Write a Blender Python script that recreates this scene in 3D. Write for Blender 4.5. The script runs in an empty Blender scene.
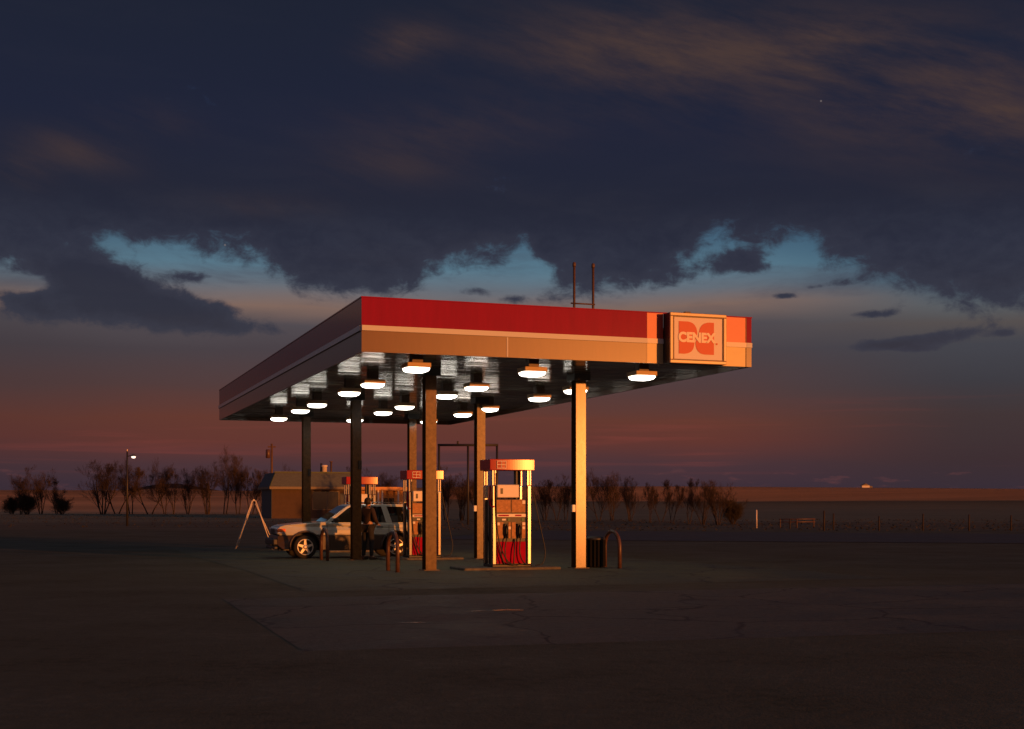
import bpy, bmesh, math, random
from mathutils import Vector, Matrix
random.seed(7)
S = bpy.context.scene
COL = S.collection
PI = math.pi
F = 1300.0; HY = 502.0; EYE = 1.65

# ------------------------------------------------------------------ helpers
def tag(o, label=None, cat=None, group=None, kind=None):
    if label: o['label'] = label
    if cat: o['category'] = cat
    if group: o['group'] = group
    if kind: o['kind'] = kind
    return o
def empty(name, loc=(0,0,0), rz=0.0):
    o = bpy.data.objects.new(name, None); COL.objects.link(o)
    o.location = loc; o.rotation_euler = (0,0,rz); o.empty_display_size = .2
    return o
def copy_tree(o, parent=None):
    c = o.copy(); COL.objects.link(c)
    if parent: c.parent = parent
    for ch in list(o.children): copy_tree(ch, c)
    return c

class MB:
    def __init__(s): s.bm = bmesh.new()
    def box(s, x0,x1,y0,y1,z0,z1, mi=0):
        bm=s.bm
        v=[bm.verts.new(p) for p in ((x0,y0,z0),(x1,y0,z0),(x1,y1,z0),(x0,y1,z0),(x0,y0,z1),(x1,y0,z1),(x1,y1,z1),(x0,y1,z1))]
        for f in ((0,3,2,1),(4,5,6,7),(0,1,5,4),(1,2,6,5),(2,3,7,6),(3,0,4,7)):
            bm.faces.new([v[i] for i in f]).material_index=mi
        return s
    def bbox(s, x0,x1,y0,y1,z0,z1, b=.01, seg=2, mi=0):
        t=MB(); t.box(x0,x1,y0,y1,z0,z1,mi)
        bmesh.ops.bevel(t.bm, geom=t.bm.edges[:], offset=b, segments=seg, affect='EDGES', profile=.5)
        s.merge(t); return s
    def merge(s,t):
        me=bpy.data.meshes.new('tmp'); t.bm.to_mesh(me); s.bm.from_mesh(me); bpy.data.meshes.remove(me); t.bm.free()
    def tube(s, pts, r, n=8, mi=0, cap=True):
        bm=s.bm; pts=[Vector(p) for p in pts]; rings=[]
        rs = r if isinstance(r,(list,tuple)) else [r]*len(pts)
        up=Vector((0,0,1))
        prev=None
        for i,p in enumerate(pts):
            a=pts[max(0,i-1)]; b=pts[min(len(pts)-1,i+1)]
            d=(b-a); d = d.normalized() if d.length>1e-9 else up
            if prev is None:
                ref = up if abs(d.z)<.9 else Vector((1,0,0))
                x=d.cross(ref).normalized()
            else:
                x=(prev-d*prev.dot(d)); x = x.normalized() if x.length>1e-6 else d.orthogonal().normalized()
            prev=x; y=d.cross(x)
            rings.append([bm.verts.new(p+(x*math.cos(2*PI*k/n)+y*math.sin(2*PI*k/n))*rs[i]) for k in range(n)])
        for i in range(len(rings)-1):
            for k in range(n):
                f=bm.faces.new((rings[i][k],rings[i][(k+1)%n],rings[i+1][(k+1)%n],rings[i+1][k])); f.material_index=mi; f.smooth=True
        if cap and n>2:
            try:
                bm.faces.new(rings[0][::-1]).material_index=mi; bm.faces.new(rings[-1]).material_index=mi
            except ValueError: pass
        return s
    def lathe(s, prof, n=24, axis='z', c=(0,0,0), mi=0, smooth=True):
        bm=s.bm; rings=[]
        for (r,h) in prof:
            ring=[]
            for k in range(n):
                a=2*PI*k/n
                if axis=='z': p=(c[0]+r*math.cos(a), c[1]+r*math.sin(a), c[2]+h)
                elif axis=='y': p=(c[0]+r*math.cos(a), c[1]+h, c[2]+r*math.sin(a))
                else: p=(c[0]+h, c[1]+r*math.cos(a), c[2]+r*math.sin(a))
                ring.append(bm.verts.new(p))
            rings.append(ring)
        for i in range(len(rings)-1):
            for k in range(n):
                f=bm.faces.new((rings[i][k],rings[i][(k+1)%n],rings[i+1][(k+1)%n],rings[i+1][k])); f.material_index=mi; f.smooth=smooth
        for ring,rv in ((rings[0],True),(rings[-1],False)):
            try: bm.faces.new(ring[::-1] if rv else ring).material_index=mi
            except ValueError: pass
        return s
    def prism(s, poly, y0, y1, axis='y', mi=0):
        """poly in (x,z) extruded along y from y0 to y1"""
        bm=s.bm
        mk=(lambda p,y:(p[0],y,p[1])) if axis=='y' else (lambda p,y:(p[0],p[1],y))
        a=[bm.verts.new(mk(p,y0)) for p in poly]; b=[bm.verts.new(mk(p,y1)) for p in poly]
        n=len(poly)
        bm.faces.new(a).material_index=mi; bm.faces.new(b[::-1]).material_index=mi
        for i in range(n):
            bm.faces.new((a[(i+1)%n],a[i],b[i],b[(i+1)%n])).material_index=mi
        return s
    def build(s, name, mats, parent=None, bevel=0, smooth=False, seg=2, loc=None, rz=None):
        bmesh.ops.recalc_face_normals(s.bm, faces=s.bm.faces[:])
        me=bpy.data.meshes.new(name); s.bm.to_mesh(me); s.bm.free()
        o=bpy.data.objects.new(name, me); COL.objects.link(o)
        for m in (mats if isinstance(mats,(list,tuple)) else [mats]): me.materials.append(m)
        if parent: o.parent=parent
        if smooth:
            for p in me.polygons: p.use_smooth=True
        if bevel:
            md=o.modifiers.new('b','BEVEL'); md.width=bevel; md.segments=seg; md.limit_method='ANGLE'; md.angle_limit=math.radians(35)
        if loc: o.location=loc
        if rz is not None: o.rotation_euler.z=rz
        return o

# ------------------------------------------------------------------ materials
def mat(name, col, rough=.6, metal=0, spec=.5, coat=0, coat_r=.1, var=0, vscale=5, bump=0, bscale=40, emit=None, es=0, trans=0, stretch=(1,1,1), rvar=0):
    m=bpy.data.materials.new(name); m.use_nodes=True
    nt=m.node_tree; b=nt.nodes['Principled BSDF']
    b.inputs['Base Color'].default_value=(*col,1); b.inputs['Roughness'].default_value=rough
    b.inputs['Metallic'].default_value=metal; b.inputs['Specular IOR Level'].default_value=spec
    b.inputs['Coat Weight'].default_value=coat; b.inputs['Coat Roughness'].default_value=coat_r
    b.inputs['Transmission Weight'].default_value=trans
    if emit: b.inputs['Emission Color'].default_value=(*emit,1); b.inputs['Emission Strength'].default_value=es
    if var or bump or rvar:
        tc=nt.nodes.new('ShaderNodeTexCoord'); mp=nt.nodes.new('ShaderNodeMapping'); mp.inputs['Scale'].default_value=stretch
        nt.links.new(tc.outputs['Object'], mp.inputs['Vector'])
    if var:
        n=nt.nodes.new('ShaderNodeTexNoise'); n.inputs['Scale'].default_value=vscale; n.inputs['Detail'].default_value=7; n.inputs['Roughness'].default_value=.65
        nt.links.new(mp.outputs[0], n.inputs['Vector'])
        r=nt.nodes.new('ShaderNodeValToRGB'); r.color_ramp.elements[0].position=.3; r.color_ramp.elements[1].position=.7
        r.color_ramp.elements[0].color=(*[c*(1-var) for c in col],1); r.color_ramp.elements[1].color=(*[min(1,c*(1+var)) for c in col],1)
        nt.links.new(n.outputs['Fac'], r.inputs[0]); nt.links.new(r.outputs[0], b.inputs['Base Color'])
        if rvar:
            q=nt.nodes.new('ShaderNodeMapRange'); q.inputs['To Min'].default_value=max(.03,rough-rvar); q.inputs['To Max'].default_value=min(1,rough+rvar)
            q.inputs['From Min'].default_value=.3; q.inputs['From Max'].default_value=.7
            nt.links.new(n.outputs['Fac'], q.inputs['Value']); nt.links.new(q.outputs[0], b.inputs['Roughness'])
    if bump:
        n2=nt.nodes.new('ShaderNodeTexNoise'); n2.inputs['Scale'].default_value=bscale; n2.inputs['Detail'].default_value=4
        nt.links.new(mp.outputs[0], n2.inputs['Vector'])
        bp=nt.nodes.new('ShaderNodeBump'); bp.inputs['Strength'].default_value=bump; bp.inputs['Distance'].default_value=.02
        nt.links.new(n2.outputs['Fac'], bp.inputs['Height']); nt.links.new(bp.outputs[0], b.inputs['Normal'])
    return m

M={}
M['column']=mat('column_paint',(.10,.050,.016),.215,spec=.33,var=.35,vscale=9,bump=.02,bscale=60,rvar=.02)
M['red']=mat('fascia_red',(.27,.0003,.02),.5,spec=.0,coat=.8,coat_r=.07,var=.10,vscale=1.5,stretch=(3,3,.4))
M['band']=mat('fascia_gold_grey',(.115,.045,.012),.34,spec=.38,coat=.7,coat_r=.07,var=.1,vscale=2,stretch=(2,2,.5))
M['stripe']=mat('stripe_white',(.58,.60,.62),.5,spec=.3,coat=.8,coat_r=.07)
M['salmon']=mat('glare_tint_red_panel',(.62,.10,.06),.42,spec=.5,var=.06)  # fascia red with the sun glare beside the sign mixed into its colour
M['yellow']=mat('glare_tint_gold_panel',(.55,.42,.20),.40,spec=.5,var=.06)  # lower band, same glare put into a lighter base colour
M['dark']=mat('dark_metal',(.025,.022,.02),.5)
M['black']=mat('black_rubber',(.012,.012,.012),.45)
M['brown']=mat('brown_steel',(.10,.06,.04),.5,var=.3,vscale=20)
M['chrome']=mat('stainless',(.52,.50,.47),.15,metal=1,var=.08,vscale=12)
M['white']=mat('white_paint',(.75,.73,.70),.4,coat=.3)
M['panelwhite']=mat('panel_white',(.74,.68,.62),.45,spec=.35)
M['goldpanel']=mat('pump_tan_panel',(.38,.18,.07),.5,spec=.2,var=.35,vscale=18)
M['pumpred']=mat('pump_red',(.34,.0005,.025),.5,spec=.03,var=.12,vscale=6)
M['toppered']=mat('topper_red',(.34,.006,.008),.24,spec=.5)
M['logo']=mat('logo_salmon',(.60,.085,.045),.48,spec=.35)
M['letter']=mat('letter_peach',(.80,.74,.66),.48,spec=.35)
M['signface']=mat('sign_face',(.62,.58,.62),.42,spec=.35)
M['gold_trim']=mat('sign_frame',(.40,.30,.17),.35,spec=.6,var=.1)
M['green']=mat('green_sticker',(.02,.15,.05),.5)
M['lens']=mat('lamp_lens',(.8,.8,.78),.4,emit=(1,.93,.80),es=7.0)
M['headglow']=mat('street_lamp_lens',(.8,.8,.8),.4,emit=(1,.85,.7),es=1.6)
M['concrete']=mat('kerb_concrete',(.12,.11,.085),.9,var=.4,vscale=9,bump=.5,bscale=60)
M['glass']=mat('car_glass',(.006,.008,.008),.05,spec=.8,coat=1,coat_r=.03)
M['carwhite']=mat('car_paint',(.55,.56,.50),.3,coat=1,coat_r=.06)
M['cladding']=mat('car_cladding',(.045,.028,.022),.4,coat=.3)
M['rim']=mat('alloy',(.60,.58,.55),.35,metal=.6)
M['tyre']=mat('tyre',(.012,.011,.01),.8)
M['amber']=mat('amber_lens',(.85,.16,.02),.25,coat=1)
M['clearlens']=mat('clear_lens',(.35,.38,.42),.12,coat=1,metal=.4)
M['tail']=mat('red_lens',(.4,.01,.01),.2,coat=1)
M['darkplastic']=mat('dark_bumper',(.02,.022,.028),.45); M['bin']=mat('bin_paint',(.008,.008,.009),.9,spec=.1)
M['tanwall']=mat('stucco_tan',(.075,.048,.034),.9,var=.15,vscale=2,bump=.4,bscale=30)  # main wall stands in shade; that dimness is put into this base colour
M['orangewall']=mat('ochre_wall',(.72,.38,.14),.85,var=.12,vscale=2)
M['bluewall']=mat('blue_grey_siding',(.07,.085,.10),.7,var=.15,vscale=3,stretch=(6,6,.3))
M['roofsh']=mat('grey_green_shingle',(.085,.105,.12),.85,var=.3,vscale=4,stretch=(1,1,4),bump=.4,bscale=14)
M['rooftrim']=mat('green_trim',(.06,.09,.05),.6,var=.2)
M['fasciacream']=mat('cream_fascia',(.17,.14,.10),.6,var=.1)
M['winglass']=mat('shop_glass',(.02,.02,.022),.08,coat=1)
M['wood']=mat('weathered_wood',(.12,.07,.045),.8,var=.3,vscale=6,stretch=(6,6,.4))
M['bark']=mat('bark',(.035,.024,.018),.9,var=.3,vscale=6)  # base colour darkened to stand in for shadow lying over the trees
M['twig']=mat('twig',(.034,.021,.017),.9)  # as the bark, shadow carried by the dark colour
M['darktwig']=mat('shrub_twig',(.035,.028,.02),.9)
M['steel']=mat('painted_steel_frame',(.03,.028,.03),.5)
M['rustpost']=mat('brown_guard_pipe',(.09,.045,.032),.42,var=.3,vscale=15)
M['skin']=mat('skin',(.42,.24,.16),.5)
M['jacket']=mat('brown_jacket',(.028,.014,.009),.85,var=.25,vscale=12,bump=.4,bscale=30)
M['jeans']=mat('dark_trousers',(.016,.016,.02),.9)
M['hair']=mat('dark_hair',(.014,.009,.006),.7)
M['boot']=mat('boots',(.05,.025,.015),.6)

# ------------------------------------------------------------------ terrain
def lerpk(ks, x):
    if x<=ks[0][0]: return ks[0][1]
    for (a,va),(b,vb) in zip(ks,ks[1:]):
        if x<=b:
            t=(x-a)/(b-a); t=t*t*(3-2*t) if (b-a)>60 else t
            return va+(vb-va)*t
    return ks[-1][1]
NEAR=[(0,0),(31,0),(34,-.03),(42,-.13),(55,-.18),(75,-.21),(100,-.2),(140,-.12),(200,-.16)]
def gz(X,Y):
    r=math.hypot(X,Y)
    z=lerpk(NEAR, Y) if r<230 else NEAR[-1][1]
    if r>150 and Y>0:
        a=X/max(Y,1e-3)
        k=min(1,max(0,(a+.22)/.22)); k=k*k*(3-2*k)
        lf=lerpk([(190,0),(800,8.2),(1500,12),(3000,-10),(9000,-80)], r)
        rt=lerpk([(190,0),(680,2.0),(860,12.3-2.6*max(0,a-.12)/.27),(1050,13.9-2.6*max(0,a-.12)/.27),(1500,13),(3000,-10),(9000,-80)], r)
        w=min(1,max(0,(r-150)/60))
        side=min(1,max(0,(Y/r-.25)/.3))
        z+=w*side*(lf*(1-k)+rt*k)
        z+=w*side*.25*math.sin(X*.013+1)*math.sin(r*.006)*min(1,r/600)
        # low wooded knoll far left
        z+=14*math.exp(-((a+.262)/.035)**2-((r-1700)/260)**2)
    elif r>230: z=-.16
    return z
def ground_mesh():
    rs=[0]; r=1.5
    while r<9000:
        rs.append(r); r*= 1.045 if r<2500 else 1.15
        if 25<r<60: r=rs[-1]+1.5
    nA=300
    angs=[]
    for i in range(nA):
        t=i/nA*2-1
        angs.append(PI/2 - PI*(.35*t+.65*t**3))
    vs=[(0,0,0)]; fs=[]
    for r in rs[1:]:
        for a in angs: 
            x=r*math.cos(a); y=r*math.sin(a); vs.append((x,y,gz(x,y)))
    for k in range(nA): fs.append((0,1+(k+1)%nA,1+k))
    for i in range(len(rs)-2):
        for k in range(nA):
            a=1+i*nA+k; b=1+i*nA+(k+1)%nA
            fs.append((a,b,b+nA,a+nA))
    me=bpy.data.meshes.new('ground'); me.from_pydata(vs,[],fs)
    for p in me.polygons: p.use_smooth=True
    me.validate()
    bm=bmesh.new(); bm.from_mesh(me); bmesh.ops.recalc_face_normals(bm,faces=bm.faces[:])
    if sum(f.normal.z for f in bm.faces)<0: bmesh.ops.reverse_faces(bm,faces=bm.faces[:])
    bm.to_mesh(me); bm.free()
    o=bpy.data.objects.new('ground',me); COL.objects.link(o); return o

class NB:
    """small node-expression builder"""
    def __init__(s, nt): s.nt=nt
    def n(s,t): return s.nt.nodes.new(t)
    def setin(s,sock,v):
        if isinstance(v,(int,float)): sock.default_value=v
        elif isinstance(v,tuple): sock.default_value=v if len(v)==len(sock.default_value) else (*v,1)
        else: s.nt.links.new(v,sock)
    def m(s,op,a,b=None,c=None,clamp=False):
        x=s.n('ShaderNodeMath'); x.operation=op; x.use_clamp=clamp
        for i,v in enumerate((a,b,c)):
            if v is not None: s.setin(x.inputs[i],v)
        return x.outputs[0]
    def add(s,a,b): return s.m('ADD',a,b)
    def sub(s,a,b): return s.m('SUBTRACT',a,b)
    def mul(s,a,b): return s.m('MULTIPLY',a,b)
    def div(s,a,b): return s.m('DIVIDE',a,b)
    def step(s,x,lo,hi,t0=0,t1=1,smooth=True):
        q=s.n('ShaderNodeMapRange'); q.interpolation_type='SMOOTHSTEP' if smooth else 'LINEAR'
        s.setin(q.inputs['Value'],x); q.inputs['From Min'].default_value=lo; q.inputs['From Max'].default_value=hi
        q.inputs['To Min'].default_value=t0; q.inputs['To Max'].default_value=t1
        return q.outputs[0]
    def mix(s,f,a,b,bt='MIX'):
        x=s.n('ShaderNodeMix'); x.data_type='RGBA'; x.blend_type=bt
        s.setin(x.inputs[0],f); s.setin(x.inputs[6],a); s.setin(x.inputs[7],b)
        return x.outputs[2]
    def noise(s,vec,scale,detail=6,rough=.55,dist=0):
        x=s.n('ShaderNodeTexNoise'); s.setin(x.inputs['Vector'],vec); x.inputs['Scale'].default_value=scale
        x.inputs['Detail'].default_value=detail; x.inputs['Roughness'].default_value=rough; x.inputs['Distortion'].default_value=dist
        return x.outputs['Fac']
    def xyz(s,x,y,z):
        c=s.n('ShaderNodeCombineXYZ')
        for i,v in enumerate((x,y,z)): s.setin(c.inputs[i],v)
        return c.outputs[0]
    def gauss(s,u,v,u0,v0,su,sv,amp=1,rot=0):
        du=s.sub(u,u0); dv=s.sub(v,v0)
        if rot:
            c,sn=math.cos(rot),math.sin(rot)
            a=s.add(s.mul(du,c),s.mul(dv,sn)); b=s.sub(s.mul(dv,c),s.mul(du,sn)); du,dv=a,b
        du=s.mul(du,1/su); dv=s.mul(dv,1/sv)
        q=s.add(s.mul(du,du),s.mul(dv,dv))
        return s.mul(s.m('POWER',2.71828,s.mul(q,-1)),amp)
    def ramp(s,x,els,interp='EASE'):
        r=s.n('ShaderNodeValToRGB'); cr=r.color_ramp; cr.interpolation=interp
        els=sorted(els,key=lambda e:e[0])
        cr.elements[0].position=els[0][0]; cr.elements[0].color=(*els[0][1],1)
        cr.elements[1].position=els[-1][0]; cr.elements[1].color=(*els[-1][1],1)
        for p,c in els[1:-1]:
            e=cr.elements.new(p); e.color=(*c,1)
        s.setin(r.inputs[0],x); return r.outputs[0]

def lin(*c):
    return tuple(((v/255)/12.92 if v/255<=.04045 else ((v/255+.055)/1.055)**2.4) for v in c)

def ground_material():
    m=bpy.data.materials.new('ground_lot_and_fields'); m.use_nodes=True; nt=m.node_tree; B=NB(nt); b=nt.nodes['Principled BSDF']
    tc=B.n('ShaderNodeTexCoord'); sp=B.n('ShaderNodeSeparateXYZ'); nt.links.new(tc.outputs['Object'],sp.inputs[0])
    x,y=sp.outputs[0],sp.outputs[1]; P=tc.outputs['Object']
    n1=B.noise(P,.35,8,.65); n2=B.noise(P,6,6,.6); n3=B.noise(B.xyz(B.mul(x,.03),B.mul(y,.25),0),1,5,.6)
    gravel=B.ramp(B.add(B.mul(n1,.6),B.mul(n2,.4)),[(.32,(.09,.085,.048)),(.5,(.145,.13,.077)),(.68,(.205,.18,.108))])
    dry=B.ramp(B.add(B.mul(n3,.7),B.mul(n2,.3)),[(.3,(.13,.105,.065)),(.7,(.24,.185,.11))])
    olive=B.ramp(n3,[(.3,(.20,.17,.10)),(.7,(.32,.26,.15))])
    n4=B.noise(B.xyz(B.mul(x,.004),B.mul(y,.02),0),1,6,.6)
    stub=B.ramp(n4,[(.35,(.65,.33,.15)),(.65,(.88,.46,.21))])
    r=B.m('SQRT',B.add(B.mul(x,x),B.mul(y,y)))
    wob=B.mul(B.sub(n1,.5),14)
    f_dry=B.step(B.add(y,wob),82,92)
    a=B.div(x,B.m('MAXIMUM',y,1.0))
    c=B.mix(f_dry,gravel,dry)
    f_ol=B.mul(B.step(B.add(r,wob),118,125),B.step(y,60,100)); c=B.mix(f_ol,c,olive)
    wob2=B.mul(B.sub(n4,.5),120)
    f_st_r=B.step(B.add(r,wob2),690,720)
    f_st_l=B.mul(B.step(r,196,206),B.step(a,-.17,-.09,1,0))
    c=B.mix(B.mul(B.m('MAXIMUM',f_st_r,f_st_l),B.step(y,60,100)),c,stub)
    knoll=B.step(r,1380,1450); c=B.mix(B.mul(knoll,B.step(a,-.16,-.2)),c,(.05,.035,.03,1))
    nt.links.new(c,b.inputs['Base Color'])
    # wet/dry sheen in the lot
    rg=B.step(n1,.35,.6,.97,.8); nt.links.new(rg,b.inputs['Roughness'])
    b.inputs['Specular IOR Level'].default_value=.15
    bp=B.n('ShaderNodeBump'); bp.inputs['Strength'].default_value=.5; bp.inputs['Distance'].default_value=.02
    B.setin(bp.inputs['Height'],B.add(B.mul(B.noise(P,30,4,.6),.6),n2))
    b2=B.n('ShaderNodeBump'); b2.inputs['Strength'].default_value=1.0; b2.inputs['Distance'].default_value=1.0
    B.setin(b2.inputs['Height'],B.mul(B.noise(P,1.2,3,.6),B.step(r,180,700,0,2.5))); nt.links.new(bp.outputs[0],b2.inputs['Normal'])
    nt.links.new(b2.outputs[0],b.inputs['Normal'])
    return m
def slab_material(name,c0,c1,crack=True):
    m=bpy.data.materials.new(name); m.use_nodes=True; nt=m.node_tree; B=NB(nt); b=nt.nodes['Principled BSDF']
    tc=B.n('ShaderNodeTexCoord'); P=tc.outputs['Object']
    n1=B.noise(P,.5,8,.7); n2=B.noise(P,9,5,.6)
    c=B.ramp(B.add(B.mul(n1,.65),B.mul(n2,.35)),[(.32,c0),(.68,c1)])
    if crack:
        v=B.n('ShaderNodeTexVoronoi'); v.feature='DISTANCE_TO_EDGE'; v.inputs['Scale'].default_value=.33
        w=B.n('ShaderNodeVectorMath'); w.operation='ADD'
        nn=B.n('ShaderNodeTexNoise'); nn.inputs['Scale'].default_value=.9; nn.inputs['Detail'].default_value=6; nt.links.new(P,nn.inputs['Vector'])
        nt.links.new(P,w.inputs[0]); nt.links.new(nn.outputs['Color'],w.inputs[1]); nt.links.new(w.outputs[0],v.inputs['Vector'])
        k=B.step(v.outputs['Distance'],.003,.015); c=B.mix(B.mul(k,.6),c,c); c=B.mix(B.mul(B.sub(1,k),.8),c,(.07,.055,.045,1))
    st=B.step(B.noise(P,1.1,6,.7,.6),.56,.68); c=B.mix(B.mul(st,.55),c,(.05,.045,.035,1))
    nt.links.new(c,b.inputs['Base Color'])
    b.inputs['Specular IOR Level'].default_value=.2
    nt.links.new(B.step(n1,.35,.65,.6,.9),b.inputs['Roughness'])
    bp=B.n('ShaderNodeBump'); bp.inputs['Strength'].default_value=.4; bp.inputs['Distance'].default_value=.015
    B.setin(bp.inputs['Height'],B.add(B.noise(P,25,4,.6),B.mul(n1,2))); nt.links.new(bp.outputs[0],b.inputs['Normal'])
    return m
g=ground_mesh(); g.data.materials.append(ground_material()); tag(g,kind='structure')

def sheet(name, quad, mat_, dz, nx=24, ny=16):
    """bilinear patch that follows the terrain"""
    A,B_,C,D=[Vector((*q,0)) for q in quad]
    vs=[];fs=[]
    for j in range(ny+1):
        for i in range(nx+1):
            s_=i/nx;t=j/ny
            p=(A*(1-s_)+B_*s_)*(1-t)+(D*(1-s_)+C*s_)*t
            vs.append((p.x,p.y,gz(p.x,p.y)+dz))
    for j in range(ny):
        for i in range(nx):
            k=j*(nx+1)+i; fs.append((k,k+1,k+nx+2,k+nx+1))
    me=bpy.data.meshes.new(name); me.from_pydata(vs,[],fs); me.materials.append(mat_)
    o=bpy.data.objects.new(name,me); COL.objects.link(o); return tag(o,kind='structure')
ANG=math.radians(19.6)
U=Vector((math.cos(ANG),math.sin(ANG),0)); V=Vector((-math.sin(ANG),math.cos(ANG),0))
K=Vector((-3.10,26.8,0))
def W(s,t,z=None):
    p=K+U*s+V*t
    return Vector((p.x,p.y,gz(p.x,p.y) if z is None else z))
def at(px,Y): return (px-512)/F*Y
# forecourt under the canopy
q=[W(-1.6,-2.6),W(11,-2.6),W(11,27),W(-1.6,27)]
sheet('forecourt',[(p.x,p.y) for p in q],slab_material('forecourt_asphalt',(.095,.09,.052),(.20,.185,.11)),.004,30,60)
# concrete apron in front
a2=math.radians(15); u2=Vector((math.cos(a2),math.sin(a2),0)); v2=Vector((-.32,.947,0))
c0=Vector((-2.3,14.35,0))
q=[c0,c0+u2*16,c0+u2*16+v2*8.2,c0+v2*8.2]
sheet('concrete_apron',[(p.x,p.y) for p in q],slab_material('apron_concrete',(.10,.09,.06),(.22,.19,.132)),.002,40,20)
sheet('highway_road',[(-4,64),(80,42),(84,58),(0,84)],slab_material('road_asphalt',(.085,.078,.070),(.135,.125,.11),False),.02,60,10)
wm=mat('puddle_water',(.05,.055,.06),.24,spec=.5)
def puddle(px,py,wpx,hy):
    Y=EYE*F/(py-HY); X=at(px,Y); w=wpx/F*Y; h=hy
    mb=MB(); n=40; pts=[]
    ph=random.uniform(0,6)
    for k in range(n):
        a=2*PI*k/n; rr=1+.3*math.sin(3*a+ph)+.2*math.sin(5*a+2*ph)+.12*math.sin(9*a)
        pts.append((X+w/2*rr*math.cos(a)+.25*math.sin(a)*h,Y+h/2*rr*math.sin(a)))
    vs=[mb.bm.verts.new((p[0],p[1],.009)) for p in pts]; mb.bm.faces.new(vs)
    tag(mb.build('puddle',wm),kind='structure')
for p in ((507,610.5,28,.22),(478,611.5,14,.08),(414,623,22,.07)): puddle(*p)

# ------------------------------------------------------------------ canopy
LW=9.13; LT=23.8; ZB=4.75; ZT=5.87; ZR=5.30; ZS=5.19; ZC=4.87
can=empty('gas_station_canopy',(K.x,K.y,0),ANG)
tag(can,'long flat petrol station canopy with red and gold fascia on steel columns','canopy')
def band(name,z0,z1,mat_,off,parent=can,front=((0,6.48),(8.99,LW))):
    mb=MB()
    th=.05
    # front pieces
    for a,b in front: mb.box(a,b,-off,th,z0,z1)
    # left side, right side, back
    mb.box(-off,th,th+.003,LT-th,z0,z1) if True else None
    mb.box(LW-th,LW+off,th+.003,LT-th,z0,z1)
    mb.box(-off,LW+off,LT-th+.002,LT+off,z0,z1)
    return mb.build(name,mat_,parent)
band('fascia_red_band',ZR,ZT,M['red'],.0)
band('fascia_stripe',ZS,ZR-.002,M['stripe'],.035)
band('fascia_lower_band',ZB,ZS-.002,M['band'],.0)
for nm,z0,z1,mm,off in (('glare_tint_red_panel',ZR,ZT,M['salmon'],.006),('glare_tint_stripe',ZS,ZR-.002,M['letter'],.03),('glare_tint_gold_panel',ZB,ZS-.002,M['yellow'],.006)):  # pieces either side of the sign, sun glare painted as lighter colour
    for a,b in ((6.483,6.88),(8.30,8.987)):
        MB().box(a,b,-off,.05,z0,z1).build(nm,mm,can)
MB().box(-.012,LW+.012,-.014,.03,ZT,ZT+.025).box(-.012,.03,.03,LT,ZT,ZT+.025).box(LW-.03,LW+.012,.03,LT,ZT,ZT+.025).build('edge_trim',M['red'],can)
MB().box(3.17,3.20,-.008,.002,ZB+.01,ZS-.01).build('panel_joint',M['stripe'],can)
MB().box(8.975,8.99,-.016,.002,ZB,ZT).build('panel_joint',M['brown'],can)
MB().box(.06,LW-.06,.06,LT-.06,5.45,5.55).build('roof_deck',M['concrete'],can)
# ceiling of narrow steel pans (real grooves) running across
def ceiling():
    mb=MB(); bm=mb.bm; t=.06; pw=.152; k=0
    while t<LT-.07:
        t1=min(t+pw,LT-.06)
        zs=ZC+random.uniform(-.002,.002)
        dz=random.gauss(0,.0026)
        prof=[(t,zs+.02),(t+.005,zs),(t1-.012,zs+dz),(t1-.006,zs+.02)]
        a=[bm.verts.new((.06,p[0],p[1])) for p in prof]; b=[bm.verts.new((LW-.06,p[0],p[1]+random.uniform(-.001,.001))) for p in prof]
        for i in range(len(prof)-1):
            bm.faces.new((a[i],b[i],b[i+1],a[i+1]))
        t+=pw
    mb.box(.06,LW-.06,.06,LT-.06,ZC+.035,ZC+.05)
    m=bpy.data.materials.new('ceiling_pans'); m.use_nodes=True; nt=m.node_tree; B=NB(nt); b_=nt.nodes['Principled BSDF']
    tc=B.n('ShaderNodeTexCoord'); sp=B.n('ShaderNodeSeparateXYZ'); nt.links.new(tc.outputs['Object'],sp.inputs[0])
    n=B.noise(B.xyz(B.mul(sp.outputs[0],.5),B.mul(sp.outputs[1],16),0),1,3,.6)
    nn=B.noise(tc.outputs['Object'],2,5,.6)
    nt.links.new(B.ramp(nn,[(.3,(.12,.11,.08)),(.7,(.19,.172,.13))]),b_.inputs['Base Color'])
    b_.inputs['Roughness'].default_value=.15; b_.inputs['Specular IOR Level'].default_value=.22
    bp=B.n('ShaderNodeBump'); bp.inputs['Strength'].default_value=.10; bp.inputs['Distance'].default_value=.01
    B.setin(bp.inputs['Height'],n); nt.links.new(bp.outputs[0],b_.inputs['Normal'])
    mb.build('ceiling_panels',m,can)
ceiling()
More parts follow.
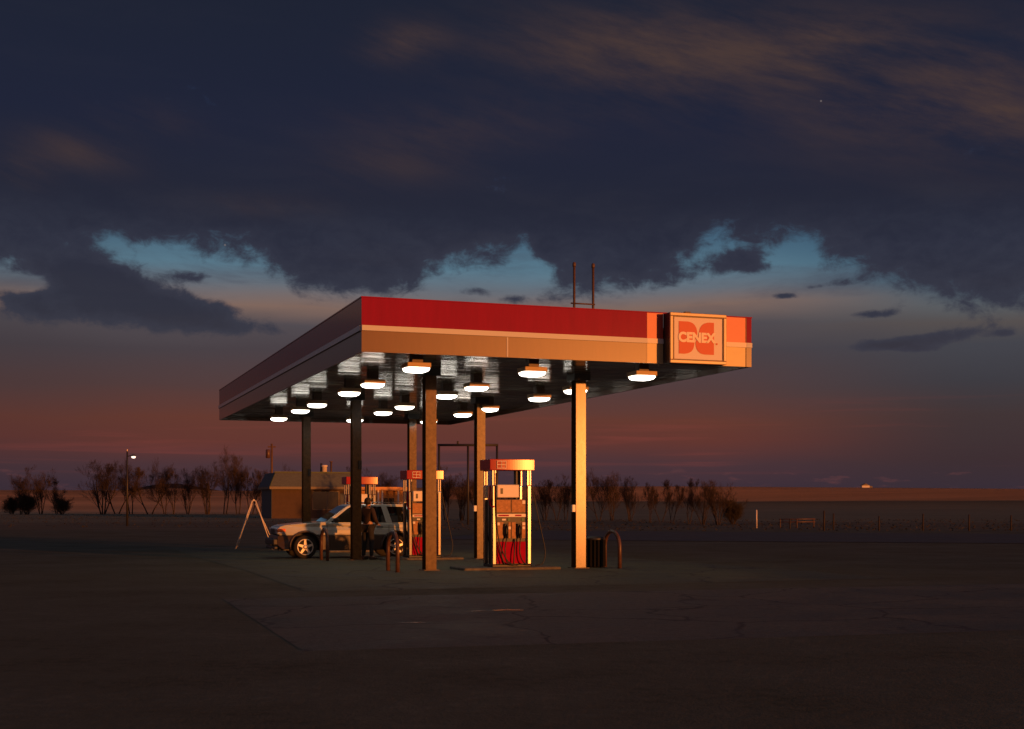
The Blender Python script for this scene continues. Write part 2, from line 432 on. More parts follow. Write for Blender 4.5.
# steel columns (wide-flange section) are parts of the canopy
def column(s,t):
    p=W(s,t)
    zb=p.z
    e=MB(); w=.135; d=.16; f=.018
    lz0=zb; lz1=ZC
    e.box(s-w,s+w,t-d,t-d+f,lz0+.02,lz1)
    e.box(s-w,s+w,t+d-f,t+d,lz0+.02,lz1)
    e.box(s-.008,s+.008,t-d+f,t+d-f,lz0+.02,lz1)
    o=e.build('column',M['column'],can,bevel=.003)
    MB().box(s-.2,s+.2,t-.24,t+.24,lz0,lz0+.02).build('base_plate',M['brown'],o)
    MB().bbox(s-.22,s+.22,t-.26,t+.26,ZC-.17,ZC-.002,.01).build('cap_bracket',M['dark'],o)
    return o
for i,t in enumerate((4.06,12.06,20.06)):
    for s in (2.61,6.52):
        o=column(s,t)
        zb=W(s,t).z
        if (i==0 and s>5) or (i==1 and s>5):
            MB().bbox(s-.235,s-.15,t-.17,t-.09,zb+1.42+.05*i,zb+1.60+.05*i,.006).build('junction_box',M['white'],o)
        if s<5 and i>0:
            MB().bbox(s+.03,s+.13,t-.22,t-.165,zb+2.72,zb+2.98,.006).build('junction_box',M['dark'],o)
# lamps hang from the ceiling: things of their own
lampspots=[(s,t) for t in (.93,4.95,7.6,12.0,14.7,18.8) for s in (1.42,4.1,6.8)]
def lamp():
    r=empty('canopy_light',(0,0,0),ANG)
    MB().bbox(-.265,.265,-.265,.265,4.545,4.65,.012).build('housing',M['goldhouse'],r)
    mb=MB(); prof=[(.262,4.543),(.262,4.518),(.235,4.482),(.19,4.462),(.1,4.450),(.02,4.448)]
    # square-ish dish lens
    rings=[]
    for (q_,z) in prof:
        ring=[]
        for k in range(32):
            a=2*PI*k/32; c_,s_=math.cos(a),math.sin(a); n_=5
            rr=1/((abs(c_)**n_+abs(s_)**n_)**(1/n_))
            ring.append(mb.bm.verts.new((q_*rr*c_,q_*rr*s_,z)))
        rings.append(ring)
    for i in range(len(rings)-1):
        for k in range(32):
            f=mb.bm.faces.new((rings[i][k],rings[i][(k+1)%32],rings[i+1][(k+1)%32],rings[i+1][k])); f.smooth=True
    mb.bm.faces.new(rings[-1])
    mb.build('lens',M['lens'],r)
    MB().box(-.12,.12,-.12,.12,4.652,4.868).build('mount_stem',M['brown'],r)
    return r
M['goldhouse']=mat('lamp_housing',(.45,.32,.18),.5)
L0=lamp()
rowname=['in the front row beside the canopy edge','in the second row just behind the front columns','in the third row of ceiling lights','in the fourth row by the middle columns','in the fifth row behind the middle columns','in the rearmost row by the far columns']
sidename=['left','middle','right']
for i,(s,t) in enumerate(lampspots):
    o=L0 if i==0 else copy_tree(L0)
    p=K+U*s+V*t; o.location=(p.x,p.y,0)
    tag(o,'glowing square canopy light, %s one %s'%(sidename[i%3],rowname[i//3]),'ceiling light','square lights under the canopy')
# sign box
sg=empty('fuel_brand_sign',(K.x,K.y,0),ANG)
tag(sg,'square red and peach CENEX sign box on the right end of the canopy fascia','sign')
s0,s1,z0,z1=6.885,8.295,4.735,5.86; ty=-.35
MB().box(s0+.002,s1-.002,ty+.05,-.003,z0+.002,z1-.002).build('cabinet',M['dark'],sg)
fr=MB(); w=.075
fr.bbox(s0,s1,ty,ty+.06,z1-w,z1,.012).bbox(s0,s1,ty,ty+.06,z0,z0+w,.012)
fr.bbox(s0,s0+w,ty-.001,ty+.059,z0+w+.001,z1-w-.001,.012).bbox(s1-w,s1,ty-.001,ty+.059,z0+w+.001,z1-w-.001,.012)
fr.build('frame',M['gold_trim'],sg)
MB().box(s0+w,s0+w+.03,ty+.012,ty+.045,z0+w,z1-w).box(s1-w-.015,s1-w,ty+.012,ty+.045,z0+w,z1-w).box(s0+w+.03,s1-w-.015,ty+.012,ty+.045,z1-w-.02,z1-w).box(s0+w+.03,s1-w-.015,ty+.012,ty+.045,z0+w,z0+w+.02).build('inner_frame',M['brown'],sg)
MB().box(s0+w+.002,s1-w-.002,ty+.03,ty+.045,z0+w+.002,z1-w-.002).build('face_panel',M['signface'],sg)
MB().bbox(s0+.38,s0+.52,ty+.02,ty+.12,z1+.001,z1+.03,.006).build('conduit_fitting',M['brown'],sg)
# logo: two halves with a slanted gap and rounded inner corners
def logo_half(side):
    X0=s0+.225; X1=s0+1.10; Z0=z0+.215; Z1=z0+.935
    w_=X1-X0; h=Z1-Z0
    def arc(p0,pc,p1,n=10):
        return [((1-t)**2*p0[0]+2*t*(1-t)*pc[0]+t*t*p1[0],(1-t)**2*p0[1]+2*t*(1-t)*pc[1]+t*t*p1[1]) for t in [k/n for k in range(n+1)]]
    if side<0: pts=[(0,0)]+arc((.16,0),(.42,.02),(.435,.30))+[(.47,.46)]+arc((.52,.62),(.52,.97),(.26,1))+[(0,1)]
    else: pts=[(1,0)]+arc((.74,0),(.47,.02),(.475,.36))+[(.53,.5)]+arc((.575,.68),(.60,.97),(.86,1))+[(1,1)]
    pts=[(X0+p[0]*w_,Z0+p[1]*h) for p in pts]
    MB().prism(pts,ty+.022,ty+.0285).build('logo_shape',M['logo'],sg)
logo_half(-1); logo_half(1)
def text_part(txt,size,x,z,y,parent,material,name='lettering',ext=.003,bold=.004,sx=1.0):
    cu=bpy.data.curves.new('t','FONT'); cu.body=txt; cu.size=size; cu.extrude=ext; cu.offset=bold; cu.align_x='CENTER'; cu.align_y='CENTER'
    to=bpy.data.objects.new('t',cu); COL.objects.link(to)
    dg=bpy.context.evaluated_depsgraph_get(); me=bpy.data.meshes.new_from_object(to.evaluated_get(dg))
    bpy.data.objects.remove(to); 
    me.transform(Matrix.Translation((x,y,z))@Matrix.Rotation(PI/2,4,'X')@Matrix.Diagonal((sx,1,1,1)))
    me.materials.clear(); me.materials.append(material)
    o=bpy.data.objects.new(name,me); COL.objects.link(o); o.parent=parent; return o
text_part('CENEX',.29,s0+.665,z0+.575,ty+.018,sg,M['letter'],bold=.015,sx=.98)
text_part('.',.16,s0+1.17,z0+.50,ty+.022,sg,M['logo'],name='trademark_dot',bold=.012)
# vent pipes rising above canopy roof
p=W(8.02,8.0,0)
vp=empty('vent_pipes',(p.x,p.y,5.55),ANG); tag(vp,'pair of thin vent pipes joined by a cross bar standing on the canopy roof','vent pipes')
for k in (0,1):
    x=.585*k
    MB().tube([(x,0,0),(x,0,2.86)],.036,10).build('pipe',M['brown'],vp)
    MB().lathe([(.045,2.80),(.05,2.84),(.05,2.90),(.03,2.93)],12,c=(x,0,0)).build('vent_cap',M['brown'],vp)
MB().tube([(-.12,-.045,1.75),(.62,-.045,1.75)],.022,8).build('cross_bar',M['brown'],vp)

# ------------------------------------------------------------------ pumps
def pump(front_detail=True):
    r=empty('fuel_pump',(0,0,0),ANG)
    # topper with a gently bowed face
    mb=MB(); n=18; hw=.58; pts=[]
    for k in range(n+1):
        x=-hw+2*hw*k/n; pts.append((x,-.40-.022*(1-(x/hw)**2)))
    for k in range(n+1):
        x=hw-2*hw*k/n; pts.append((x,.40+.022*(1-(x/hw)**2)))
    mb.prism(pts,2.37,2.64,axis='z')
    top=mb.build('topper',M['toppered'],r,bevel=.012)
    em=MB()
    for (cx) in (-.30,):
        for (a,b,c,d) in ((cx-.11,cx+.13,2.585,2.598),(cx-.11,cx+.13,2.412,2.425),(cx-.11,cx-.098,2.425,2.585),(cx+.118,cx+.13,2.425,2.585),(cx-.098,cx+.118,2.499,2.511),(cx+.004,cx+.016,2.425,2.499),(cx+.004,cx+.016,2.511,2.585)):
            em.box(a,b,-.433,-.405,c,d)
    em.build('emblem',M['panelwhite'],top)
    # cabinet
    MB().bbox(-.385,.385,-.29,.29,.06,1.66,.01).build('cabinet',M['dark'],r)
    MB().bbox(-.50,.50,-.36,.36,0,.06,.01).build('plinth',M['dark'],r)
    MB().box(.22,.33,-.05,.12,1.662,2.368).build('riser',M['dark'],r)
    MB().bbox(-.335,.235,-.235,.235,1.70,2.02,.02).build('display_hood',M['panelwhite'],r)
    MB().box(-.25,-.19,-.243,-.236,1.79,1.93).build('keypad',M['black'],r)
    for sy in (-1,1):
        d=lambda a,b:(min(sy*a,sy*b),max(sy*a,sy*b))
        y0,y1=d(.292,.305)
        for (a,b) in ((-.375,-.012),(.012,.375)):
            MB().bbox(a,b,y0,y1,1.335,1.645,.006).build('price_panel',M['goldpanel'],r)
        MB().box(-.38,.38,y0,y1,1.225,1.30).build('label_strip',M['panelwhite'],r)
        ya,yb=d(.305,.308)
        MB().box(-.33,-.06,ya,yb,1.245,1.28).build('label_mark',M['pumpred'],r); MB().box(.10,.27,ya,yb,1.245,1.28).build('label_mark',M['pumpred'],r)
        MB().box(-.09,-.03,ya-.002,yb,1.13,1.19).build('sticker',M['green'],r); MB().box(.27,.33,ya-.002,yb,1.13,1.19).build('sticker',M['green'],r)
        MB().box(-.24,-.14,ya-.002,yb,1.14,1.18).build('sticker',M['panelwhite'],r)
        for a,b in ((-.375,-.20),(-.07,-.015),(.015,.12),(.28,.375)):
            MB().bbox(a,b,y0,y1,.70,1.10,.004).build('nozzle_panel',M['goldpanel'],r)
        for cx in (-.33,-.045,.325):
            MB().bbox(cx-.035,cx+.035,*d(.306,.315),.92 if cx!=-.33 else 1.02,.99 if cx!=-.33 else 1.09,.003).build('button',M['panelwhite'],r)
        MB().bbox(.29,.365,*d(.306,.312),1.02,1.09,.003).build('button',M['panelwhite'],r)
        MB().bbox(.29,.37,*d(.306,.312),1.545,1.63,.003).build('sticker',M['panelwhite'],r)
        MB().bbox(-.38,.38,y0,y1,.08,.62,.008).build('lower_panel',M['pumpred'],r)
        # nozzles in holsters
        for cx in (-.14,.20):
            nz=MB()
            nz.bbox(cx-.055,cx+.055,*d(.30,.37),.78,1.06,.02)
            nz.tube([(cx,sy*.37,1.02),(cx,sy*.43,.96),(cx,sy*.43,.82),(cx,sy*.37,.74)],.022,8)
            nz.tube([(cx,sy*.36,.80),(cx+.01,sy*.37,.70)],.03,8)
            nz.build('nozzle',M['black'],r)
        # stainless posts
        for sx in (-1,1):
            x=sx*.455
            mb=MB().bbox(x-.05,x+.05,*d(.27,.37),.06,2.0,.018,3)
            mb.bbox(x-.05,x-.012,*d(.29,.35),2.0,2.37,.006).bbox(x+.012,x+.05,*d(.29,.35),2.0,2.37,.006)
            mb.build('corner_post',M['chrome'],r)
        # hoses
        def hose(pts,rad=.016):
            P=[Vector(p) for p in pts]; out=[]
            for i in range(len(P)-1):
                p0=P[max(0,i-1)];p1=P[i];p2=P[i+1];p3=P[min(len(P)-1,i+2)]
                for k in range(8):
                    t=k/8
                    out.append(.5*((2*p1)+(-p0+p2)*t+(2*p0-5*p1+4*p2-p3)*t*t+(-p0+3*p1-3*p2+p3)*t**3))
            out.append(P[-1])
            MB().tube(out,rad,8).build('hose',M['black'],r)
        y=sy*.40
        hose([(-.14,y,.72),(-.19,y,.45),(-.16,y+sy*.05,.12),(.05,y+sy*.08,.05),(.12,y+sy*.05,.06)])
        hose([(.21,y,.72),(.19,y,.35),(.28,y+sy*.06,.10),(.48,y+sy*.08,.05)])
        hose([(-.43,y,2.3),(-.42,y,1.4),(-.36,y,.7),(-.18,y+sy*.05,.2),(.02,y+sy*.08,.05)])
        hose([(.08,y-sy*.08,.68),(.05,y,.4),(.03,y,.06)])
        if sy<0:
            hose([(.47,-.33,2.30),(.60,-.36,1.6),(.78,-.38,.8),(.86,-.40,.35),(.78,-.42,.08),(.60,-.40,.035)],.013)
            hose([(-.38,-.38,.62),(-.30,-.42,.30),(-.22,-.44,.07)])
    MB().tube([(-.505,-.2,2.0),(-.53,-.24,1.7),(-.53,-.28,1.52),(-.50,-.33,1.47),(-.47,-.38,1.48)],.02,8).build('red_hose',M['pumpred'],r)
    return r
P0=pump()
plabels=['bright front fuel pump with sunlit topper between the two nearest columns','middle fuel pump half hidden behind the left front column','rearmost fuel pump with red topper behind the parked car']
for i,(s,t) in enumerate(((4.62,4.10),(4.66,12.06),(4.56,20.06))):
    o=P0 if i==0 else copy_tree(P0)
    p=W(s,t); o.location=(p.x,p.y,p.z+.07)
    tag(o,plabels[i],'fuel pump','fuel pumps under the canopy')
    # island kerb
    isl=MB(); pp=W(4.565,t)
    isl.bbox(-1.25,1.25,-.62,.62,-.03,.07,.03,3)
    ob=isl.build('pump_island',M['concrete'],None,loc=(pp.x,pp.y,pp.z),rz=ANG)
    tag(ob,['low concrete island kerb under the front fuel pump','low concrete island kerb under the middle fuel pump','low concrete island kerb under the rearmost fuel pump'][i],'kerb island','concrete pump islands')
# inverted U guards
def guard():
    r=.05; h=.95; w=.46
    pts=[(0,-w,0),(0,-w,h-.42)]+[(0,-w*math.cos(a),h-.42+.40*math.sin(a)) for a in [PI*k/14 for k in range(1,14)]]+[(0,w,h-.42),(0,w,0)]
    return MB().tube(pts,r,12).build('hoop_guard',M['rustpost'])
G0=guard()
for i,(s,t,l) in enumerate(((1.62,3.75,'brown steel hoop guard at the foot of the left front column'),(7.42,4.0,'brown steel hoop guard beside the dark rubbish bin'),(1.62,11.9,'brown steel hoop guard in front of the car door'))):
    o=G0 if i==0 else copy_tree(G0)
    p=W(s,t); o.location=p; o.rotation_euler.z=ANG
    tag(o,l,'guard rail','hoop guards at the pump islands')
# rubbish bin
p=W(7.08,4.35)
rb=empty('rubbish_bin',p,ANG); tag(rb,'dark upright rubbish bin standing between right column and hoop guard','rubbish bin')
mb=MB()
for k in range(16):
    a=2*PI*k/16; x=.25*math.cos(a); y=.25*math.sin(a)
    mb.box(x-.03,x+.03,y-.03,y+.03,.03,.70)
mb.lathe([(.235,.0),(.235,.70)],20)
mb.build('bin_body',M['bin'],rb)
MB().lathe([(.275,.70),(.28,.74),(.25,.78),(.15,.80),(.14,.805)],24).build('bin_lid',M['darkplastic'],rb)

# ------------------------------------------------------------------ SUV
def suv():
    r=empty('parked_suv'); WB=2.9; HW=.86
    def arc(cx,cz,rad,a0,a1,n=12): return [(cx+rad*math.cos(a0+(a1-a0)*k/n),cz+rad*math.sin(a0+(a1-a0)*k/n)) for k in range(n+1)]
    wz=.37; ar=.47
    # angle at which arch crosses cladding line z=.73
    th=math.asin((.73-wz)/ar)
    up=[(-.80,.73),(-.86,.90),(-.80,1.00),(-.60,1.055),(0,1.115),(.70,1.16),(.95,1.12),(3.80,1.10),(3.90,.95),(3.90,.73)]
    up+=arc(WB,wz,ar,th,PI-th)+arc(0,wz,ar,th,PI-th)
    body=MB().prism(up,-HW,HW)
    # round the plan: pinch nose
    for v in body.bm.verts:
        if v.co.x<-.3: v.co.y*=1-.16*((-.3-v.co.x)/.56)**2
        if v.co.z>1.0: v.co.y*=.965
    body.build('body',M['carwhite'],r,bevel=.045,seg=3)
    lo=[(-.84,.73),(-.86,.45),(-.70,.30),(-.47,.28)]+arc(0,wz,ar,PI+.2,th-0,14)[0:0]
    lo=[(-.84,.728),(-.86,.45),(-.72,.30)]+[(q[0],q[1]) for q in arc(0,wz,ar,PI+.15,th,1)][0:0]
    lo+=[(-.47,.30)]+arc(0,wz,ar,PI,PI-th,6)+[( -ar*math.cos(th)-.0,.728)][0:0]
    # build cladding in three pieces so arches stay open
    c=MB()
    fl=[(-.84,.727),(-.87,.45),(-.70,.30),(-.47,.30)]+arc(0,wz,ar,PI,PI-th,6)[:-1]+[(-ar*math.cos(th),.727)]
    md=[(ar*math.cos(th),.727)]+arc(0,wz,ar,th,0,6)[1:]+[(.49,.27),(WB-.49,.27)]+arc(WB,wz,ar,PI,PI-th,6)+[]
    md=md[:-1]+[(WB-ar*math.cos(th),.727)]
    rr=[(WB+ar*math.cos(th),.727)]+arc(WB,wz,ar,th,0,6)[1:]+[(WB+.50,.33),(3.86,.38),(3.92,.60),(3.90,.727)]
    for pl in (fl,md,rr): c.prism(pl,-HW-.012,HW+.012)
    for v in c.bm.verts:
        if v.co.x<-.3: v.co.y*=1-.16*((-.3-v.co.x)/.56)**2
    c.build('lower_cladding',M['cladding'],r,bevel=.02)
    # inner floor/wheel wells dark
    MB().box(-.75,3.8,-.60,.60,.26,1.0).build('underbody',M['black'],r)
    # flares
    for cx in (0,WB):
        for sy in (-1,1):
            f=MB(); pts=[]
            for k in range(17):
                a=-.15+(PI+.3)*k/16; pts.append((cx+(ar+.015)*math.cos(a),sy*(HW+.01),wz+(ar+.015)*math.sin(a)))
            f.tube(pts,.035,8).build('wheel_flare',M['cladding'],r)
    # greenhouse
    gb=[(.58,1.10),(1.36,1.66),(1.50,1.705),(3.45,1.72),(3.62,1.68),(3.86,1.10)]
    gmb=MB().prism(gb,-.80,.80)
    for v in gmb.bm.verts:
        k=(v.co.z-1.10)/.62; v.co.y*=1-.17*max(0,k)
    gmb.build('roof_and_pillars',M['carwhite'],r,bevel=.03,seg=3)
    def glass(poly,name='side_window'):
        for sy in (-1,1):
            mb=MB(); 
            def P(p,off): 
                k=(p[1]-1.10)/.62; return (p[0],sy*(.80*(1-.17*k)+off),p[1])
            a=[mb.bm.verts.new(P(p,.006)) for p in poly]; b=[mb.bm.verts.new(P(p,-.02)) for p in poly]
            mb.bm.faces.new(a); mb.bm.faces.new(b[::-1])
            for i in range(len(poly)):
                mb.bm.faces.new((a[i],a[(i+1)%len(poly)],b[(i+1)%len(poly)],b[i]))
            mb.build(name,M['glass'],r)
    glass([(.80,1.135),(1.72,1.135),(1.72,1.64),(1.46,1.62),(1.36,1.57)])
    glass([(1.82,1.135),(2.58,1.135),(2.44,1.64),(1.82,1.64)])
    glass([(2.78,1.135),(3.66,1.135),(3.48,1.62),(2.62,1.64)])
    # windscreen and rear window
    def quad(name,pts,th):
        mb=MB(); a=[mb.bm.verts.new(p) for p in pts]; f=mb.bm.faces.new(a)
        o=mb.build(name,M['glass'],r); s_=o.modifiers.new('s','SOLIDIFY'); s_.thickness=th; s_.offset=0; return o
    quad('windscreen',[(.635,-.72,1.155),(1.315,-.62,1.645),(1.315,.62,1.645),(.635,.72,1.155)],.012)
    quad('rear_window',[(3.85,-.66,1.18),(3.675,-.58,1.62),(3.675,.58,1.62),(3.85,.66,1.18)],.012)
    # seams, handles, mirrors, rails
    sm=MB()
    for x in (.68,1.77,2.66):
        for sy in (-1,1):
            sm.box(x-.005,x+.005,*( (-HW-.003,-HW+.01) if sy<0 else (HW-.01,HW+.003)),.74,1.05)
    sm.build('door_seam',M['black'],r)
    for sy in (-1,1):
        yy=(-HW-.03,-HW) if sy<0 else (HW,HW+.03)
        for x in (1.50,2.36):
            MB().bbox(x-.10,x+.10,*yy,.97,1.01,.008).build('door_handle',M['darkplastic'],r)
        mm=MB().bbox(.86,1.02,*((-1.06,-.86) if sy<0 else (.86,1.06)),1.13,1.27,.03,3).build('mirror',M['darkplastic'],r)
        MB().tube([(1.6,sy*.60,1.73),(1.65,sy*.60,1.765),(3.3,sy*.60,1.775),(3.36,sy*.60,1.735)],.014,8).build('roof_rail',M['chrome'],r)
    # nose
    MB().bbox(-.875,-.83,-.40,.40,.76,.93,.012).build('grille',M['darkplastic'],r)
    for k in range(7):
        pass
    for sy in (-1,1):
        y0,y1=(-.66,-.42) if sy<0 else (.42,.66)
        MB().bbox(-.885,-.80,y0,y1,.765,.935,.02,3).build('headlight',M['clearlens'],r)
        y0,y1=(-.80,-.668) if sy<0 else (.668,.80)
        am=MB().bbox(-.86,-.60,y0,y1,.84,.945,.02,3)
        am.build('turn_signal',M['amber'],r)
        am=MB().bbox(-.865,-.61,y0-.003,y1+.003,.765,.835,.015,3); am.build('corner_lamp',M['clearlens'],r)
        y0,y1=(-.868,-.70) if sy<0 else (.70,.868)
        MB().bbox(3.83,3.915,y0,y1,.78,1.04,.015).build('tail_light',M['tail'],r)
    MB().bbox(-1.0,-.84,-.76,.76,.42,.64,.05,3).build('front_bumper',M['darkplastic'],r)
    MB().bbox(-.97,-.85,-.80,.80,.30,.40,.03,3).build('air_dam',M['darkplastic'],r)
    MB().bbox(3.88,4.04,-.80,.80,.42,.64,.05,3).build('rear_bumper',M['darkplastic'],r)
    # wheels
    for cx in (0,WB):
        for sy in (-1,1):
            w=empty('wheel',(cx,sy*.73,wz)); w.parent=r
            MB().lathe([(.24,-.11),(.33,-.115),(.365,-.09),(.372,0),(.365,.09),(.33,.115),(.24,.11)],36,axis='y').build('tyre',M['tyre'],w,smooth=True)
            rim=MB(); o_=sy*.10
            rim.lathe([(.245,o_-sy*.03),(.255,o_+sy*.012),(.225,o_+sy*.012),(.215,o_-sy*.04)],36,axis='y')
            rim.lathe([(.075,o_-sy*.03),(.07,o_+sy*.02),(.03,o_+sy*.026)],20,axis='y')
            for k in range(5):
                a=2*PI*k/5+PI/2
                d=Vector((math.cos(a),0,math.sin(a))); n=Vector((-d.z,0,d.x))
                y=o_
                pts=[d*.05+n*.045,d*.225+n*.030,d*.225-n*.030,d*.05-n*.045]
                A=[rim.bm.verts.new((q.x,y+sy*.012,q.z)) for q in pts]; B=[rim.bm.verts.new((q.x*1,y-sy*.03,q.z)) for q in pts]
                rim.bm.faces.new(A); rim.bm.faces.new(B[::-1])
                for i in range(4): rim.bm.faces.new((A[i],A[(i+1)%4],B[(i+1)%4],B[i]))
            rim.build('rim',M['rim'],w)
            MB().lathe([(.235,sy*.02),(.235,sy*.03)],24,axis='y').build('brake_disc',M['black'],w)
    return r
car=suv()
fx,fy=at(305.4,40.35),40.35
p=Vector((fx,fy,0))+V*.86
car.location=(p.x,p.y,gz(p.x,p.y)+.0); car.rotation_euler.z=ANG
sl=(gz(fx+2.9*U.x,fy+2.9*U.y)-gz(fx,fy))/2.9
car.rotation_euler.y=-math.atan(sl)
tag(car,'white and dark brown four door car parked nose left behind the middle pump','car')

# ------------------------------------------------------------------ person
def skinned(name,verts,edges,radii,material,parent,root=0,sub=1):
    me=bpy.data.meshes.new(name); me.from_pydata(verts,edges,[])
    o=bpy.data.objects.new(name,me); COL.objects.link(o)
    md=o.modifiers.new('s','SKIN'); md.use_smooth_shade=True
    if not me.skin_vertices: 
        bm=bmesh.new(); bm.from_mesh(me); bm.verts.layers.skin.verify(); bm.to_mesh(me); bm.free()
    for i,sv in enumerate(me.skin_vertices[0].data):
        rr=radii[i]; sv.radius=(rr,rr) if not isinstance(rr,tuple) else rr
        sv.use_root=(i==root)
    s_=o.modifiers.new('u','SUBSURF'); s_.levels=sub; s_.render_levels=sub+1
    me.materials.append(material)
    if parent: o.parent=parent
    return o
def person():
    # local: faces +y ; z up ; height 1.80
    r=empty('person')
    J={'pel':(0,0,.98),'sp':(0,.0,1.18),'ch':(0,-.01,1.38),'nk':(0,0,1.52),'nk2':(0,.015,1.58),'hd':(0,.03,1.66),'ht':(0,.015,1.77),
       'ls':(-.17,0,1.46),'le':(-.27,-.02,1.20),'lw':(-.16,.20,1.10),'lh':(-.12,.27,1.09),
       'rs':(.17,0,1.46),'re':(.30,-.04,1.19),'rw':(.20,.20,1.05),'rh':(.17,.27,1.03),
       'lhp':(-.10,0,.94),'lk':(-.13,.02,.52),'la':(-.15,-.02,.09),'lt':(-.17,.13,.04),
       'rhp':(.10,0,.94),'rk':(.12,.03,.52),'ra':(.14,.0,.09),'rt':(.17,.15,.04)}
    names=list(J); idx={n:i for i,n in enumerate(names)}
    E=[('pel','sp'),('sp','ch'),('ch','nk'),('nk','nk2'),('nk2','hd'),('hd','ht'),('ch','ls'),('ls','le'),('le','lw'),('lw','lh'),('ch','rs'),('rs','re'),('re','rw'),('rw','rh'),('pel','lhp'),('lhp','lk'),('lk','la'),('la','lt'),('pel','rhp'),('rhp','rk'),('rk','ra'),('ra','rt')]
    R={'pel':(.15,.11),'sp':(.13,.095),'ch':(.16,.11),'nk':.06,'nk2':.055,'hd':(.085,.098),'ht':(.065,.075),'ls':.065,'le':.045,'lw':.03,'lh':(.042,.018),'rs':.065,'re':.045,'rw':.03,'rh':(.042,.018),'lhp':.095,'lk':.06,'la':.042,'lt':.04,'rhp':.095,'rk':.06,'ra':.042,'rt':.04}
    V_=[J[n] for n in names]; RR=[R[n] for n in names]; EE=[(idx[a],idx[b]) for a,b in E]
    # fingers rooted in the palms
    for side,base in ((-1,'lh'),(1,'rh')):
        b=Vector(J[base])
        for k,(dx,L) in enumerate(((-.03,.07),(-.01,.08),(.01,.075),(.03,.06))):
            p1=b+Vector((dx,.02,-.005)); p2=p1+Vector((0,L*.6,-.01)); p3=p2+Vector((0,L*.3,-.03))
            i0=len(V_); V_+= [tuple(p1),tuple(p2),tuple(p3)]; RR+=[.010,.009,.007]; EE+=[(idx[base],i0),(i0,i0+1),(i0+1,i0+2)]
        p1=b+Vector((-side*.045,-.01,0)); p2=p1+Vector((-side*.025,.035,-.01)); i0=len(V_); V_+=[tuple(p1),tuple(p2)]; RR+=[.012,.009]; EE+=[(idx[base],i0),(i0,i0+1)]
    skinned('body',V_,EE,RR,M['skin'],r)
    def sub(names_,edges,grow,material,name,extra={}):
        vs=[extra.get(n,J[n]) for n in names_]; ix={n:i for i,n in enumerate(names_)}
        rr=[]
        for n in names_:
            q=R[n]; rr.append(tuple(c+grow for c in q) if isinstance(q,tuple) else q+grow)
        return skinned(name,vs,[(ix[a],ix[b]) for a,b in edges],rr,material,r)
    sub(['pel','sp','ch','nk','ls','le','lw','rs','re','rw'],[('pel','sp'),('sp','ch'),('ch','nk'),('ch','ls'),('ls','le'),('le','lw'),('ch','rs'),('rs','re'),('re','rw')],.022,M['jacket'],'jacket')
    sub(['pel','lhp','lk','la','rhp','rk','ra'],[('pel','lhp'),('lhp','lk'),('lk','la'),('pel','rhp'),('rhp','rk'),('rk','ra')],.018,M['jeans'],'trousers')
    for s_,a,t in ((-1,'la','lt'),(1,'ra','rt')):
        b=Vector(J[a]); MB().bbox(b.x-.055,b.x+.055,b.y-.08,b.y+.20,0,.10,.035,3).build('boot',M['boot'],r,smooth=True)
    # hair, ears, nose, eyes
    h=MB(); bmesh.ops.create_uvsphere(h.bm,u_segments=16,v_segments=12,radius=.105)
    for v in h.bm.verts: 
        v.co.y*=1.1; v.co.z*=1.12; v.co+=Vector((0,.005,1.715))
        if v.co.y>.06: v.co.y=.06+(v.co.y-.06)*.2 if v.co.z<1.76 else v.co.y
    h.build('hair',M['hair'],r,smooth=True)
    f=MB(); f.bbox(-.013,.013,.11,.145,1.655,1.70,.008); f.build('nose',M['skin'],r)
    for s_ in (-1,1):
        e=MB(); bmesh.ops.create_uvsphere(e.bm,u_segments=8,v_segments=6,radius=.014,matrix=Matrix.Translation((s_*.033,.108,1.70))); e.build('eye',M['black'],r,smooth=True)
        e=MB().bbox(s_*.095-.01,s_*.095+.01,.0,.04,1.66,1.72,.008).build('ear',M['skin'],r)
    MB().box(-.025,.025,.112,.122,1.625,1.632).build('mouth',M['tail'],r)
    return r
pe=person(); Yp=39.35; Xp=at(367.8,Yp); pe.location=(Xp,Yp,gz(Xp,Yp)+.004); pe.rotation_euler.z=ANG-.9; pe.scale=(1.03,)*3
tag(pe,'person in dark trousers and brown jacket standing beside the white car','person')

# ------------------------------------------------------------------ A-frame board (edge-on)
Ya=50.0; Xa=at(254,Ya); za=gz(Xa,Ya)
af=empty('a_frame_sign',(Xa,Ya,za),math.radians(10)); tag(af,'tall A-frame pavement sign with pale edges seen side-on near the car bonnet','sign board')
hgt=1.87
for sx in (-1,1):
    mb=MB()
    for yy in (-.42,.42):
        a=Vector((sx*.055,yy,hgt)); b=Vector((sx*.70,yy,.0))
        mb.tube([a,b],.019,4)
        mb.tube([a+Vector((sx*.0,0,-.12)),b+Vector((-sx*.10,0,.55 if sx>0 else .1))],.016,4) if sx>0 or yy<0 else None
    for z in (.25,1.75):
        x=sx*(.055+(.70-.055)*(1-z/hgt)); mb.tube([(x,-.42,z),(x,.42,z)],.022,4)
    mb.build('board_frame',M['panelwhite'],af)
    mb=MB(); x=lambda z: sx*(.055+.645*(1-z/hgt))
    v=[mb.bm.verts.new(p) for p in ((x(.3),-.39,.3),(x(.3),.39,.3),(x(1.7),.39,1.7),(x(1.7),-.39,1.7))]; mb.bm.faces.new(v)
    o=mb.build('board_panel',M['dark'],af); md=o.modifiers.new('s','SOLIDIFY'); md.thickness=.02
MB().tube([(0,-.44,hgt+.01),(0,.44,hgt+.01)],.04,6).build('hinge_bar',M['panelwhite'],af)

